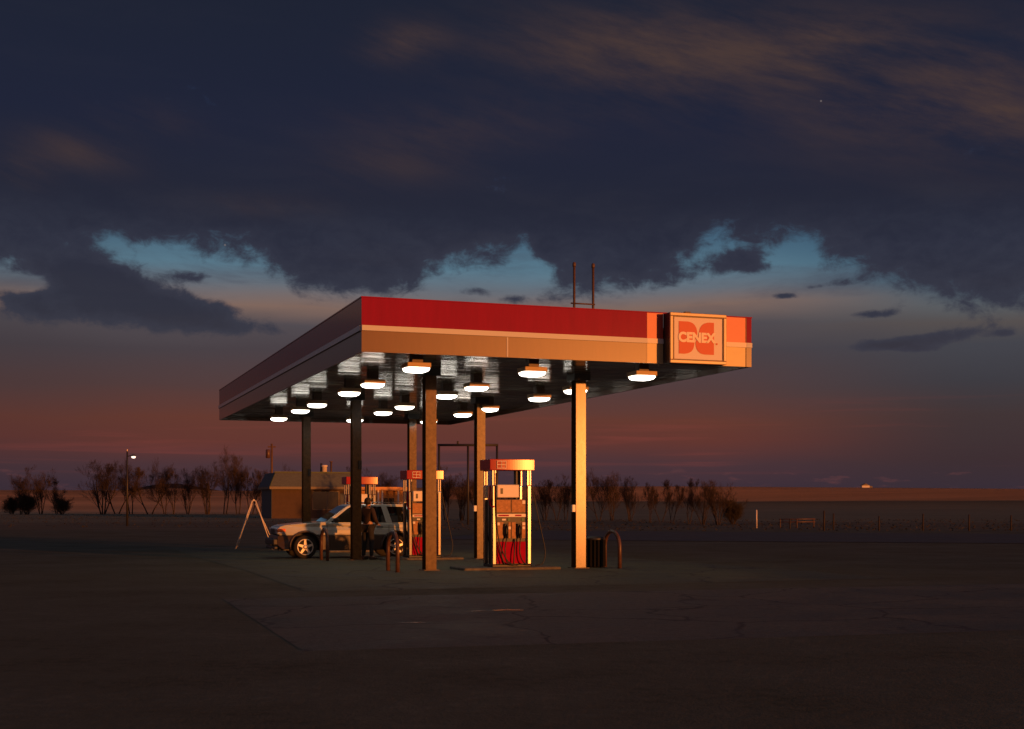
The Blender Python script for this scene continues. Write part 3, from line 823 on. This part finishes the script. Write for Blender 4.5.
# ------------------------------------------------------------------ store building
Yb=140.0
bX0=at(272,Yb)
def xb(px):
    a=(px-512)/F
    return (a*Yb-bX0)/(U.x-U.y*a)
bx0,bx1,bx2=0,xb(352),xb(408)
zb=gz(bX0,Yb)
bl=empty('store_building',(bX0,Yb,zb),ANG); tag(bl,'low shop building with shingled mansard roof and sunlit porch behind the car','building')
hE=3.15; hT=4.95; D=7
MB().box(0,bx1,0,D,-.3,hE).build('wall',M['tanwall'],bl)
MB().box(-.05,-.003,.02,D,-.3,hE-.01).build('side_wall',M['bluewall'],bl)
# mansard
mb=MB(); o1=(bx0-.35,bx1+.4,-.7,D+.5); i1=(bx0+.05,bx1+.4,.1,D-.2)
lo=[mb.bm.verts.new(p) for p in ((o1[0],o1[2],hE+.28),(o1[1],o1[2],hE+.28),(o1[1],o1[3],hE+.28),(o1[0],o1[3],hE+.28))]
hi=[mb.bm.verts.new(p) for p in ((i1[0]+.3,i1[2],hT),(i1[1],i1[2],hT),(i1[1],i1[3],hT),(i1[0]+.3,i1[3],hT))]
mb.bm.faces.new(hi); mb.bm.faces.new(lo[::-1])
for i in range(4): mb.bm.faces.new((lo[i],lo[(i+1)%4],hi[(i+1)%4],hi[i]))
roof=mb.build('roof',M['roofsh'],bl)
MB().box(i1[0]+.2,i1[1],i1[2]-.1,i1[2]+.1,hT,hT+.12).build('ridge_trim',M['rooftrim'],roof)
mb=MB().tube([(o1[0]+.02,o1[2]-.02,hE+.3),(i1[0]+.3,i1[2]-.02,hT)],.06,4); mb.build('hip_trim',M['rooftrim'],roof)
MB().box(o1[0]-.03,o1[1],o1[2]-.05,o1[3],hE,hE+.275).build('eave_fascia',M['fasciacream'],bl)
ch=MB().lathe([(.30,0),(.30,.7),(.36,.72),(.36,.85),(.26,.9)],14,c=(xb(327),1.5,hT)); ch.build('chimney',M['panelwhite'],roof)
MB().lathe([(.12,0),(.12,1.1)],8,c=(xb(325.3),2.2,hT)).build('flue_pipe',M['dark'],roof)
MB().lathe([(.10,0),(.10,1.3),(.2,1.32),(.2,1.4)],8,c=(xb(339),4.2,hT)).build('flue_pipe',M['wood'],roof)
# shop front windows
for (a,b) in ((313,326.5),(328,338.5)):
    w=MB().box(xb(a)-.08,xb(b)+.08,-.06,-.003,.9,2.95).build('window',M['fasciacream'],bl)
    MB().box(xb(a),xb(b),-.08,-.062,.98,2.87).build('pane',M['winglass'],w)
d=MB().box(xb(340),xb(346),-.06,-.003,0,2.7).build('door',M['bluewall'],bl); MB().box(xb(344.5),xb(345),-.12,-.062,1,1.3).build('handle',M['chrome'],d)
# lower ochre wing with porch
hw=3.05
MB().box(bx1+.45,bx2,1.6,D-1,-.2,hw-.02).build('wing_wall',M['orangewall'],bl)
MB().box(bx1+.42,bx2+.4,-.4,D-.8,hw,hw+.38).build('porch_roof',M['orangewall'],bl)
for px in (378,382,398,405):
    MB().bbox(xb(px)-.09,xb(px)+.09,-.2,-.02,-.2,hw-.005,.01).build('porch_post',M['white'],bl)
for a,b in ((368,376),(385,391),(393,397)):
    w=MB().box(xb(a)-.07,xb(b)+.07,1.54,1.597,.9,2.2).build('window',M['wood'],bl); MB().box(xb(a),xb(b),1.515,1.538,.97,2.13).build('pane',M['winglass'],w)

# utility pole
def gp(px,Y): X=at(px,Y); return X,Y,gz(X,Y)
x,y,z=gp(271.8,152); up=empty('utility_pole',(x,y,z)); tag(up,'wooden utility pole with transformer can rising behind the shop roof','utility pole')
MB().tube([(0,0,-.3),(0,0,8.6)],[.17,.12],10).build('pole',M['wood'],up)
MB().box(-.45,.45,-.08,.08,8.15,8.3).build('cross_arm',M['wood'],up)
MB().lathe([(.2,0),(.27,.05),(.27,.95),(.2,1.02)],16,c=(-.42,-.1,6.9)).build('transformer',M['rustpost'],up)
# street lamp on the left
x,y,z=gp(127.2,100); sl_=empty('street_lamp',(x,y,z)); tag(sl_,'tall thin yard lamp with short arm among the bare trees','street lamp')
MB().tube([(0,0,0),(0,0,5.75)],[.09,.055],10).build('pole',M['dark'],sl_)
MB().tube([(0,0,5.35),(.25,-.02,5.42),(.42,-.04,5.42)],.03,8).build('arm',M['dark'],sl_)
MB().lathe([(.1,0),(.16,-.05),(.17,-.12),(.1,-.15)],14,c=(.5,-.05,5.5)).build('lamp_head',M['dark'],sl_)
MB().lathe([(.15,0),(.17,-.05),(.13,-.13),(.04,-.16)],14,c=(.5,-.05,5.365)).build('lens',M['headglow'],sl_)
MB().lathe([(.04,0),(.05,.08),(.04,.16)],10,c=(0,0,5.75)).build('photocell',M['panelwhite'],sl_)
# pipe frame behind
Yf=105; x0,x1,x2=at(439,Yf),at(497,Yf),at(468,Yf); zf=gz(x2,Yf)
pf=empty('goalpost_gantry',(x0,Yf,zf)); tag(pf,'tall dark steel goalpost frame standing behind the fuel pumps','gantry')
top=EYE+(502-445)/F*Yf-zf
for xx in (0,x2-x0,x1-x0):
    MB().tube([(xx,0,-.2),(xx,0,top)],.09,8).build('post',M['steel'],pf)
MB().tube([(-.1,0,top),(x1-x0+.1,0,top)],.10,8).build('cross_beam',M['steel'],pf)
for px in (457.8,478.5):
    MB().bbox(at(px,Yf)-x0-.08,at(px,Yf)-x0+.08,-.08,.08,top+.09,top+.32,.02).build('pulley',M['steel'],pf)
# fence posts right
FP=[(756.5,92,1.30,.07,'white'),(824,84,1.3,.06,'w'),(833.5,86,1.1,.05,'w'),(879,84,.95,.05,'w'),(923,84,1.1,.05,'w'),(969,84,1.05,.05,'w'),(1011,84,1.0,.05,'w'),(790,90,.7,.05,'w')]
fp0=None
for i,(px,Y,h,rr,kd) in enumerate(FP):
    x,y,z=gp(px,Y); Yh=Y
    if kd=='white':
        mo=MB().tube([(0,0,-.1),(0,0,h)],.055,6).build('marker_post',M['panelwhite']); mo.location=(x,y,z)
        tag(mo,'thin pale marker post standing alone right of the tree row','post')
    else:
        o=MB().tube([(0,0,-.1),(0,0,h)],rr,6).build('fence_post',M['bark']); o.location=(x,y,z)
        tag(o,['','taller dark fence post right of the low pipe gate','short fence post second right of the low pipe gate','small fence post alone left of middle of the right field','fence post midway along the field edge far right','fence post second from the right picture edge','fence post nearest the right picture edge','stubby fence post in front of the low pipe gate'][i],'fence post','wooden posts along the field')
x,y,z=gp(797,93); gt=empty('pipe_gate',(x,y,z)); tag(gt,'low rusty pipe barrier lying along the field edge','barrier')
for zz in (.42,.62): MB().tube([(-1.3,0,zz),(1.3,0,zz+.02)],.04,6).build('rail',M['rustpost'],gt)
for xx in (-1.2,0,1.2): MB().tube([(xx,0,0),(xx,0,.66)],.04,6).build('post',M['wood'],gt)
# far farmhouse on the hill
X_,Y_=at(865,1035),1035; z=gz(X_,Y_)
fh=empty('farmhouse',(X_,Y_,z-.3)); tag(fh,'tiny white farmhouse on the far hilltop','house')
MB().box(-3,3,-2.5,2.5,0,2.8).build('wall',M['white'],fh)
MB().prism([(-3.4,2.8),(0,4.4),(3.4,2.8)],-2.8,2.8).build('roof',M['fasciacream'],fh)
MB().box(3.2,5.6,-1.5,1.5,0,2.4).build('shed',M['fasciacream'],fh)

# ------------------------------------------------------------------ bare trees
TW=.0065
def tree_meshes(name,seed,h,spread,stems,levels,density,twigmat,barkmat,low=.25,lean=0):
    rnd=random.Random(seed)
    tb=MB(); tw_v=[];tw_f=[]
    def tri(p,q,r0,r1):
        d=(q-p); 
        if d.length<1e-6: return
        x=d.orthogonal().normalized(); y=d.normalized().cross(x); b=len(tw_v)
        for (c,rr) in ((p,r0),(q,r1)):
            for k in range(3):
                a=2*PI*k/3; tw_v.append(tuple(c+(x*math.cos(a)+y*math.sin(a))*rr))
        for k in range(3): tw_f.append((b+k,b+(k+1)%3,b+3+(k+1)%3,b+3+k))
    def grow(p,d,L,r,lev):
        n=5; pts=[p]; dd=d.copy()
        for i in range(n):
            dd=(dd+Vector((rnd.gauss(0,.085),rnd.gauss(0,.085),rnd.gauss(.055,.05)))).normalized()
            pts.append(pts[-1]+dd*L/n)
        rs=[r*(1-.62*i/n) for i in range(n+1)]
        if lev<=1: tb.tube(pts,rs,6 if lev==0 else 4,cap=False)
        else:
            for i in range(n): tri(pts[i],pts[i+1],rs[i],rs[i+1])
        if lev<levels:
            m=int(density*(1.15 if lev else 1.0)*rnd.uniform(.8,1.2))
            for k in range(m):
                t=rnd.uniform(low if lev==0 else .2,1.0)
                i=min(n-1,int(t*n)); q=pts[i].lerp(pts[i+1],t*n-i)
                ax=(pts[i+1]-pts[i]).normalized()
                o=Vector((rnd.gauss(0,1),rnd.gauss(0,1),rnd.gauss(0,1))); o=(o-ax*o.dot(ax)).normalized()
                ang=rnd.uniform(.35,.95)*spread
                nd=(ax*math.cos(ang)+o*math.sin(ang)+Vector((0,0,.18))).normalized()
                grow(q,nd,L*rnd.uniform(.46,.70)*(1.1-.40*t),max(r*(1-.62*t)*.5,TW),lev+1)
    for s_ in range(stems):
        a=2*PI*s_/max(1,stems)+rnd.uniform(0,1)
        b=Vector((math.cos(a),math.sin(a),0))*(.25 if stems>1 else 0)
        d=Vector((math.cos(a)*(.24 if stems>1 else .05)+lean,math.sin(a)*(.24 if stems>1 else .05),1)).normalized()
        grow(b+Vector((0,0,-.15)),d,h*rnd.uniform(.68,.82),.028*h*(.75 if stems>1 else 1)*.62,0)
    bmesh.ops.recalc_face_normals(tb.bm,faces=tb.bm.faces[:])
    mt=bpy.data.meshes.new(name+'_trunk'); tb.bm.to_mesh(mt); tb.bm.free(); mt.materials.append(barkmat)
    mc=bpy.data.meshes.new(name+'_crown'); mc.from_pydata(tw_v,[],tw_f); mc.materials.append(twigmat)
    return mt,mc
kinds={
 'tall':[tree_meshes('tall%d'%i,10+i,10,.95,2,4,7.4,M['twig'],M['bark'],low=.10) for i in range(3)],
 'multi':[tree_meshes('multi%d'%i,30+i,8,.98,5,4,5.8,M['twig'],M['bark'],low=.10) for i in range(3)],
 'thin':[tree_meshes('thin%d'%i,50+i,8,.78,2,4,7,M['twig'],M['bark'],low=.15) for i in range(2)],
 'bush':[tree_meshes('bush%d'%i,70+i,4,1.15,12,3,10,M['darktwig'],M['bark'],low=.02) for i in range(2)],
}
natH={'tall':10*.9,'multi':8*.95,'thin':8*.85,'bush':4*.95}
used=0
def place_tree(kind,px,Y,toppy,label,group,name='bare_tree',cat='tree',wide=1.0):
    global used
    X=at(px,Y); z=gz(X,Y)
    H=EYE+(502-toppy)/F*Y-z
    mt,mc=kinds[kind][used%len(kinds[kind])]; used+=1
    zs=max(max(v.co.z for v in mc.vertices),1)
    sc=H/zs
    r=empty(name,(X,Y,z),random.Random(used*7).uniform(0,6.28)); r.scale=(sc*wide,sc*wide,sc)
    for nm,me in (('trunk',mt),('crown',mc)):
        o=bpy.data.objects.new(nm,me); COL.objects.link(o); o.parent=r
    tag(r,label,cat,group)
GL='bare trees along the field on the left'; GR='bare trees along the field on the right'; GB='dense shrubs on the left'
place_tree('bush',27,186,490,'dense dark shrub mass under the leftmost trees',GB,'shrub','shrub',1.15)
place_tree('bush',12,190,494,'low dark shrub at the left picture edge',GB,'shrub','shrub',1.2)
place_tree('bush',62,186,494,'round dark shrub under the third tree from left',GB,'shrub','shrub',1.2)
LT_=[('tall',21,188,464,'leftmost bare tree rising from the dark shrubs',1),('multi',41,190,466,'slender forked bare tree right of the dark shrub mass',.8),
('thin',57,192,477,'small bare tree above the round dark shrub',1.1),('multi',103,186,459,'wide vase shaped bare tree left of the yard lamp',1.2),
('thin',117,194,462,'narrow bare tree close left of the yard lamp',1.1),('tall',131,190,455,'bare tree directly behind the yard lamp',1.0),('thin',150,188,466,'low stocky bare tree right of the yard lamp',1.3),
('tall',165,192,456,'tall narrow bare tree in the middle of the left row',.75),('thin',174,189,470,'thin bare sapling right of the tall narrow tree',1),('multi',188,191,467,'forked bare tree left of the leaning tree',.8),
('multi',207,187,459,'bare tree leaning left beside the tallest tree',1.05),('tall',225,190,444,'tallest bare tree of the left row',1.0),('tall',238,193,452,'bare tree crowded right of the tallest tree',.8),('thin',251,188,466,'bare tree half behind the A-frame sign',1.1),('thin',259,190,470,'small bare tree touching the shop roof',1)]
for k,px,Y,ty_,l,w in LT_: place_tree(k,px,Y,ty_,l,GL,wide=w)
RT_=[('tall',446,128,462,'bare tree behind the left post of the steel frame',1),('multi',462,126,470,'bare tree inside the dark steel frame',1),('thin',477,130,478,'thin bare tree by the middle post of the steel frame',1),
('thin',503,130,484,'bare tree seen through the front fuel pump',1),('multi',545,128,474,'bare tree just right of the front fuel pump',.9),('thin',557,126,478,'narrow bare tree midway between pump and right column',1),('tall',566,128,472,'bare tree close left of the right column',.8),
('tall',599,124,466,'tallest bare tree right of the right column',.9),('multi',612,126,470,'forked bare tree behind the hoop guard',.8),('multi',630,122,475,'dense reddish bare tree in the middle of the right row',.9),
('thin',650,116,483,'thin bare sapling with open gaps around it',.8),('thin',661,118,478,'narrow upright bare tree between two saplings',.9),('thin',672,112,482,'leaning bare sapling left of the last clump',1),
('thin',689,108,477,'slim bare tree at the left of the last clump',.9),('multi',703,106,479,'many stemmed bare tree filling the left of the last clump',1),('multi',718,104,479,'spreading bare tree at the right end of the tree row',1.15),('bush',733,107,494,'rounded low bare shrub ending the tree row',1.0)]
for k,px,Y,ty_,l,w in RT_: place_tree(k,px,Y,ty_,l,GR,wide=w)
for k,px,Y,ty_,l,w in [('tall',292,165,462,'faint bare tree behind the left end of the shop roof',1.1),('tall',345,170,463,'bare tree behind the middle of the shop roof',1),('multi',383,168,466,'wide bare tree behind the sunlit porch',1.2)]:
    place_tree(k,px,Y,ty_,l,'bare trees behind the shop',wide=w)

# ------------------------------------------------------------------ tufts of dry grass along the lot edge (uncountable)
def tufts():
    rnd=random.Random(3); vs=[];fs=[]
    for _ in range(4000):
        px=rnd.uniform(-40,1070); 
        Y=rnd.uniform(96,200) if px<270 else rnd.uniform(84,135)
        if 262<px<412 and Y>130: continue
        X=at(px,Y); z=gz(X,Y); h=rnd.uniform(.03,.12); w=rnd.uniform(.04,.10); a=rnd.uniform(0,PI)
        b=len(vs); dx,dy=math.cos(a)*w,math.sin(a)*w
        vs+= [(X-dx,Y-dy,z),(X+dx,Y+dy,z),(X+rnd.gauss(0,.1),Y+rnd.gauss(0,.1),z+h)]; fs.append((b,b+1,b+2))
    me=bpy.data.meshes.new('dry_grass'); me.from_pydata(vs,[],fs); me.materials.append(mat('dry_grass',(.035,.028,.018),.95))
    o=bpy.data.objects.new('dry_grass',me); COL.objects.link(o); tag(o,'tufts of dry grass along the edge of the lot','grass',kind='stuff')
tufts()

# ------------------------------------------------------------------ sky
SUN_EL=math.radians(1.7)
sh=Vector((.718,-.696,0)).normalized()          # towards the sun
def world():
    w=bpy.data.worlds.new('World'); S.world=w; w.use_nodes=True; nt=w.node_tree; B=NB(nt)
    for n in list(nt.nodes): nt.nodes.remove(n)
    out=B.n('ShaderNodeOutputWorld')
    tc=B.n('ShaderNodeTexCoord'); sp=B.n('ShaderNodeSeparateXYZ'); nt.links.new(tc.outputs['Generated'],sp.inputs[0])
    x,y,z=sp.outputs
    az=B.m('ARCTAN2',x,y)
    hyp=B.m('MAXIMUM',B.m('SQRT',B.add(B.mul(x,x),B.mul(y,y))),1e-4)
    e=B.div(z,hyp)
    A0=math.atan(512/F)
    u=B.mul(B.add(az,A0),1/(2*A0)); v=B.mul(e,1/.386)
    def uv(px,py):
        a=math.atan((px-512)/F); return ((a+A0)/(2*A0), ((HY-py)/F*math.cos(a))/.386)
    vp_=lambda py: (HY-py)/F/.386*.98
    # clear sky behind the clouds
    vc=B.m('MINIMUM',B.m('MAXIMUM',v,0),1)
    wv=B.add(vc,B.mul(B.sub(B.noise(B.xyz(B.mul(u,3),B.mul(v,9),0),1,4,.5),.5),.05))
    clear=B.ramp(wv,[(0,lin(58,44,54)),(vp_(487),lin(62,47,57)),(vp_(466),lin(74,51,56)),(vp_(440),lin(98,54,48)),(vp_(418),lin(100,57,48)),(vp_(388),lin(82,60,60)),(vp_(350),lin(72,64,70)),(vp_(325),lin(80,74,80)),(vp_(306),lin(126,102,93)),(vp_(286),lin(100,108,118)),(vp_(265),lin(88,120,138)),(vp_(235),lin(68,98,120)),(vp_(180),lin(44,62,94)),(1,lin(28,34,54))],'LINEAR')
    # right side is greyer and darker
    rt=B.step(u,.68,.97)
    clearR=B.ramp(wv,[(0,lin(50,42,54)),(vp_(487),lin(56,45,54)),(vp_(460),lin(60,46,50)),(vp_(420),lin(64,52,54)),(vp_(385),lin(60,59,66)),(vp_(350),lin(66,67,75)),(vp_(330),lin(84,78,78)),(vp_(312),lin(86,92,98)),(vp_(290),lin(62,90,108)),(vp_(250),lin(52,84,108)),(vp_(180),lin(40,56,84)),(1,lin(28,34,54))],'LINEAR')
    lf=B.step(u,.22,-.02)
    c=B.mix(rt,clear,clearR)
    c=B.mix(B.mul(lf,.45),c,B.mix(.5,c,lin(40,38,46)))
    # faint pink streaks low
    st=B.noise(B.xyz(B.mul(u,3.0),B.mul(v,42),2),1,5,.55,.4)
    c=B.mix(B.mul(B.mul(B.step(st,.52,.75),B.step(v,.04,.08)),B.mul(B.step(v,.22,.14),.45)),c,lin(128,62,56))
    puff=B.noise(B.xyz(B.mul(u,26),B.mul(v,60),7),1,4,.6)
    c=B.mix(B.mul(B.mul(B.step(puff,.55,.7),B.step(v,.02,.035)),B.mul(B.step(v,.075,.05),.35)),c,lin(112,66,66))
    # cloud deck
    fc=B.n('ShaderNodeFloatCurve'); cv=fc.mapping.curves[0]
    edge=[(0,268),(45,262),(95,256),(120,250),(150,250),(200,256),(255,262),(275,274),(298,296),(340,303),(400,296),(430,280),(470,270),(505,262),(523,258),(540,288),(575,303),(620,300),(660,290),(690,262),(715,245),(760,248),(800,246),(825,262),(850,278),(880,288),(915,293),(950,306),(1000,314),(1024,312)]
    pts=[(uv(px,py)[0],uv(px,py)[1]) for px,py in edge]
    cv.points[0].location=(pts[0][0],pts[0][1]); cv.points[1].location=(pts[-1][0],pts[-1][1])
    for q_ in pts[1:-1]: cv.points.new(*q_)
    fc.mapping.update()
    nt.links.new(B.m('MINIMUM',B.m('MAXIMUM',u,0),1),fc.inputs['Value'])
    ed=fc.outputs[0]
    D_=B.m('MINIMUM',B.m('MAXIMUM',B.mul(B.sub(v,ed),1/.045),-1.1),1.4)
    def blob(px,py,wx,wy,amp,rot=0):
        a,b=uv(px,py); return B.gauss(u,v,a,b,wx/1024,wy/508,amp,rot)
    blobs=[(72,268,44,18,1.6,0),(100,276,30,12,1.0,0),(55,312,58,17,1.9,0),(20,300,30,14,1.3,0),(85,285,45,18,1.7,0),(150,306,70,20,1.9,-.15),(205,318,80,17,1.8,-.10),(255,330,50,8,1.1,-.05),(185,276,26,7,1.4,0),(130,290,50,18,1.4,0),
           (480,292,20,6,1.5,0),(515,300,22,7,1.6,0),(500,262,18,8,.5,0),(745,256,26,8,1.5,0),(720,268,34,10,1.3,0),(760,268,30,7,1.2,-.1),(700,280,24,8,1.0,0),
           (782,296,16,4,2.3,0),(813,287,15,3,1.3,0),(874,314,25,5,2.4,.03),(838,283,20,5,.9,0),(900,343,60,8,2.2,.10),(955,333,26,6,1.4,.1),(880,346,30,5,1.2,0),(1005,334,14,3.5,1.2,0),(920,350,16,3,1.0,0),(825,341,9,3,1.1,0),
           (30,284,26,8,-1.2,0),(535,272,22,15,-1.3,0),(350,312,14,5,.5,0),(650,303,40,7,-.5,0)]
    for b in blobs: D_=B.add(D_,blob(*b))
    nz=B.noise(B.xyz(B.mul(u,9),B.mul(v,10),0),1,9,.62,.3)
    nz2=B.noise(B.xyz(B.mul(u,36),B.mul(v,26),3),1,7,.65,.3)
    D_=B.add(D_,B.mul(B.sub(nz,.5),2.6)); D_=B.add(D_,B.mul(B.sub(nz2,.5),2.8))
    mask=B.step(D_,-.22,.85)
    ccol=B.ramp(vc,[(0,lin(70,52,56)),(vp_(345),lin(52,51,62)),(vp_(310),lin(46,48,62)),(vp_(250),lin(40,43,60)),(vp_(200),lin(34,37,54)),(vp_(120),lin(29,34,55)),(1,lin(28,33,50))],'LINEAR')
    tx=B.noise(B.xyz(B.mul(u,5),B.mul(v,11),5),1,8,.6,.5)
    ccol=B.mix(B.mul(B.step(tx,.45,.75),B.step(v,.75,.5,.16,.45)),ccol,B.mix(.4,ccol,lin(58,56,66)))
    ccol=B.mix(B.mul(B.mul(B.step(D_,2.2,.5),B.step(v,.62,.48)),.55),ccol,B.mix(.5,ccol,lin(66,69,84)))
    veil=B.noise(B.xyz(B.mul(u,7),B.mul(v,15),21),1,8,.65,.4)
    c=B.mix(B.mul(B.mul(B.step(veil,.45,.7),.40),B.step(v,.36,.42)),c,lin(66,66,80))
    c=B.mix(mask,c,ccol)
    # high thin brown-orange wisps, drifting down to the right
    rot=math.radians(-17); cs,sn=math.cos(rot),math.sin(rot)
    uu=B.add(B.mul(u,cs),B.mul(v,-sn*-.5)); ru=B.add(B.mul(u,cs*2.0),B.mul(v,sn)); rv=B.sub(B.mul(v,cs),B.mul(u,2.0*sn))
    wn=B.noise(B.xyz(B.mul(ru,2.0),B.mul(rv,8.5),9),1,9,.66,.15)
    wm_=B.mul(blob(610,45,130,42,1,0),1.0)
    for b in ((760,60,150,50,1.0,0),(930,95,130,55,1.0,0),(1010,110,60,50,.7,0),(405,42,36,20,1.2,-.5),(80,150,50,18,.7,-.4),(20,170,30,16,.7,0),(460,128,110,25,.55,0),(390,165,80,22,.45,0),(270,205,60,12,.4,0),(150,120,60,14,.4,-.4),(850,40,60,24,.8,0)):
        wm_=B.add(wm_,blob(*b))
    wmask=B.m('MINIMUM',B.mul(B.step(wn,.30,.76),wm_),1)
    c=B.mix(B.mul(wmask,.85),c,lin(76,58,54))
    gray=B.noise(B.xyz(B.mul(u,3),B.mul(v,6),11),1,6,.6,.5)
    c=B.mix(B.mul(B.step(gray,.5,.72),.30),c,lin(50,48,60)) if False else c
    # two early stars
    for (px,py,s_) in ((225,245,.0007),(821,101,.0007)):
        a,b=uv(px,py); g_=B.gauss(u,v,a,b,s_,s_*2,1.0); c=B.mix(B.m('MINIMUM',g_,1),c,(.22,.18,.17,1))
    # keep painted clouds to the half of the sky that holds them; elsewhere a plain dusk gradient
    back=B.ramp(B.m('MINIMUM',B.m('MAXIMUM',e,0),1),[(0,lin(150,84,54)),(.06,lin(150,96,66)),(.16,lin(112,92,90)),(.35,lin(70,74,96)),(1,lin(42,48,72))],'LINEAR')
    fb=B.step(B.m('ABSOLUTE',az),.75,1.5)
    ov=B.step(e,.45,.9)
    c=B.mix(ov,c,lin(54,62,74)); c=B.mix(fb,c,back)
    # sunset glow around and right of the sun
    sa=math.atan2(sh.x,sh.y)
    for (ga,ge,wa,we,col,k) in ((sa-.30,.03,.22,.05,(1,.42,.10),GLOW),(sa-.1,.06,.75,.14,(1,.45,.2),.35)):
        g_=B.gauss(az,e,ga,ge,wa,we,k)
        c=B.mix(1.0,c,B.mix(g_,(0,0,0,1),(*col,1)),'ADD') if False else c
        sc_=B.n('ShaderNodeVectorMath'); sc_.operation='SCALE'; sc_.inputs[0].default_value=col; nt.links.new(g_,sc_.inputs['Scale'])
        ad=B.n('ShaderNodeVectorMath'); ad.operation='ADD'; nt.links.new(c,ad.inputs[0]); nt.links.new(sc_.outputs[0],ad.inputs[1]); c=ad.outputs[0]
    bg=B.n('ShaderNodeBackground'); B.setin(bg.inputs[0],c); bg.inputs[1].default_value=1.0
    sky=B.n('ShaderNodeTexSky'); sky.sky_type='NISHITA'; sky.sun_disc=False; sky.sun_elevation=SUN_EL; sky.sun_rotation=sa
    sky.air_density=1.5; sky.dust_density=2
    bg2=B.n('ShaderNodeBackground'); nt.links.new(sky.outputs[0],bg2.inputs[0]); bg2.inputs[1].default_value=NISH
    ash=B.n('ShaderNodeAddShader'); nt.links.new(bg.outputs[0],ash.inputs[0]); nt.links.new(bg2.outputs[0],ash.inputs[1])
    nt.links.new(ash.outputs[0],out.inputs[0])
    try: w.cycles.sampling_method='MANUAL'; w.cycles.sample_map_resolution=1024
    except Exception: pass
GLOW=2.5; NISH=.002
world()
ld=bpy.data.lights.new('sun','SUN'); ld.energy=3.5; ld.angle=math.radians(.6); ld.color=(1,.285,.05)
so=bpy.data.objects.new('sun',ld); COL.objects.link(so)
d=Vector((sh.x*math.cos(SUN_EL),sh.y*math.cos(SUN_EL),math.sin(SUN_EL)))
so.rotation_euler=d.to_track_quat('Z','Y').to_euler(); so.location=(10,-10,12)

# ------------------------------------------------------------------ camera
cd=bpy.data.cameras.new('camera'); cam=bpy.data.objects.new('camera',cd); COL.objects.link(cam)
cam.location=(0,0,EYE); cam.rotation_euler=(PI/2,0,0)
cd.sensor_width=36; cd.lens=36*F/1024; cd.shift_y=(HY-364.5)/1024; cd.clip_end=20000; cd.clip_start=.1
S.camera=cam
S.view_settings.view_transform='Standard'; S.view_settings.look='None'; S.view_settings.gamma=1; S.view_settings.exposure=0
S.cycles.max_bounces=6; S.cycles.sample_clamp_indirect=4
S.cycles.use_denoising=True
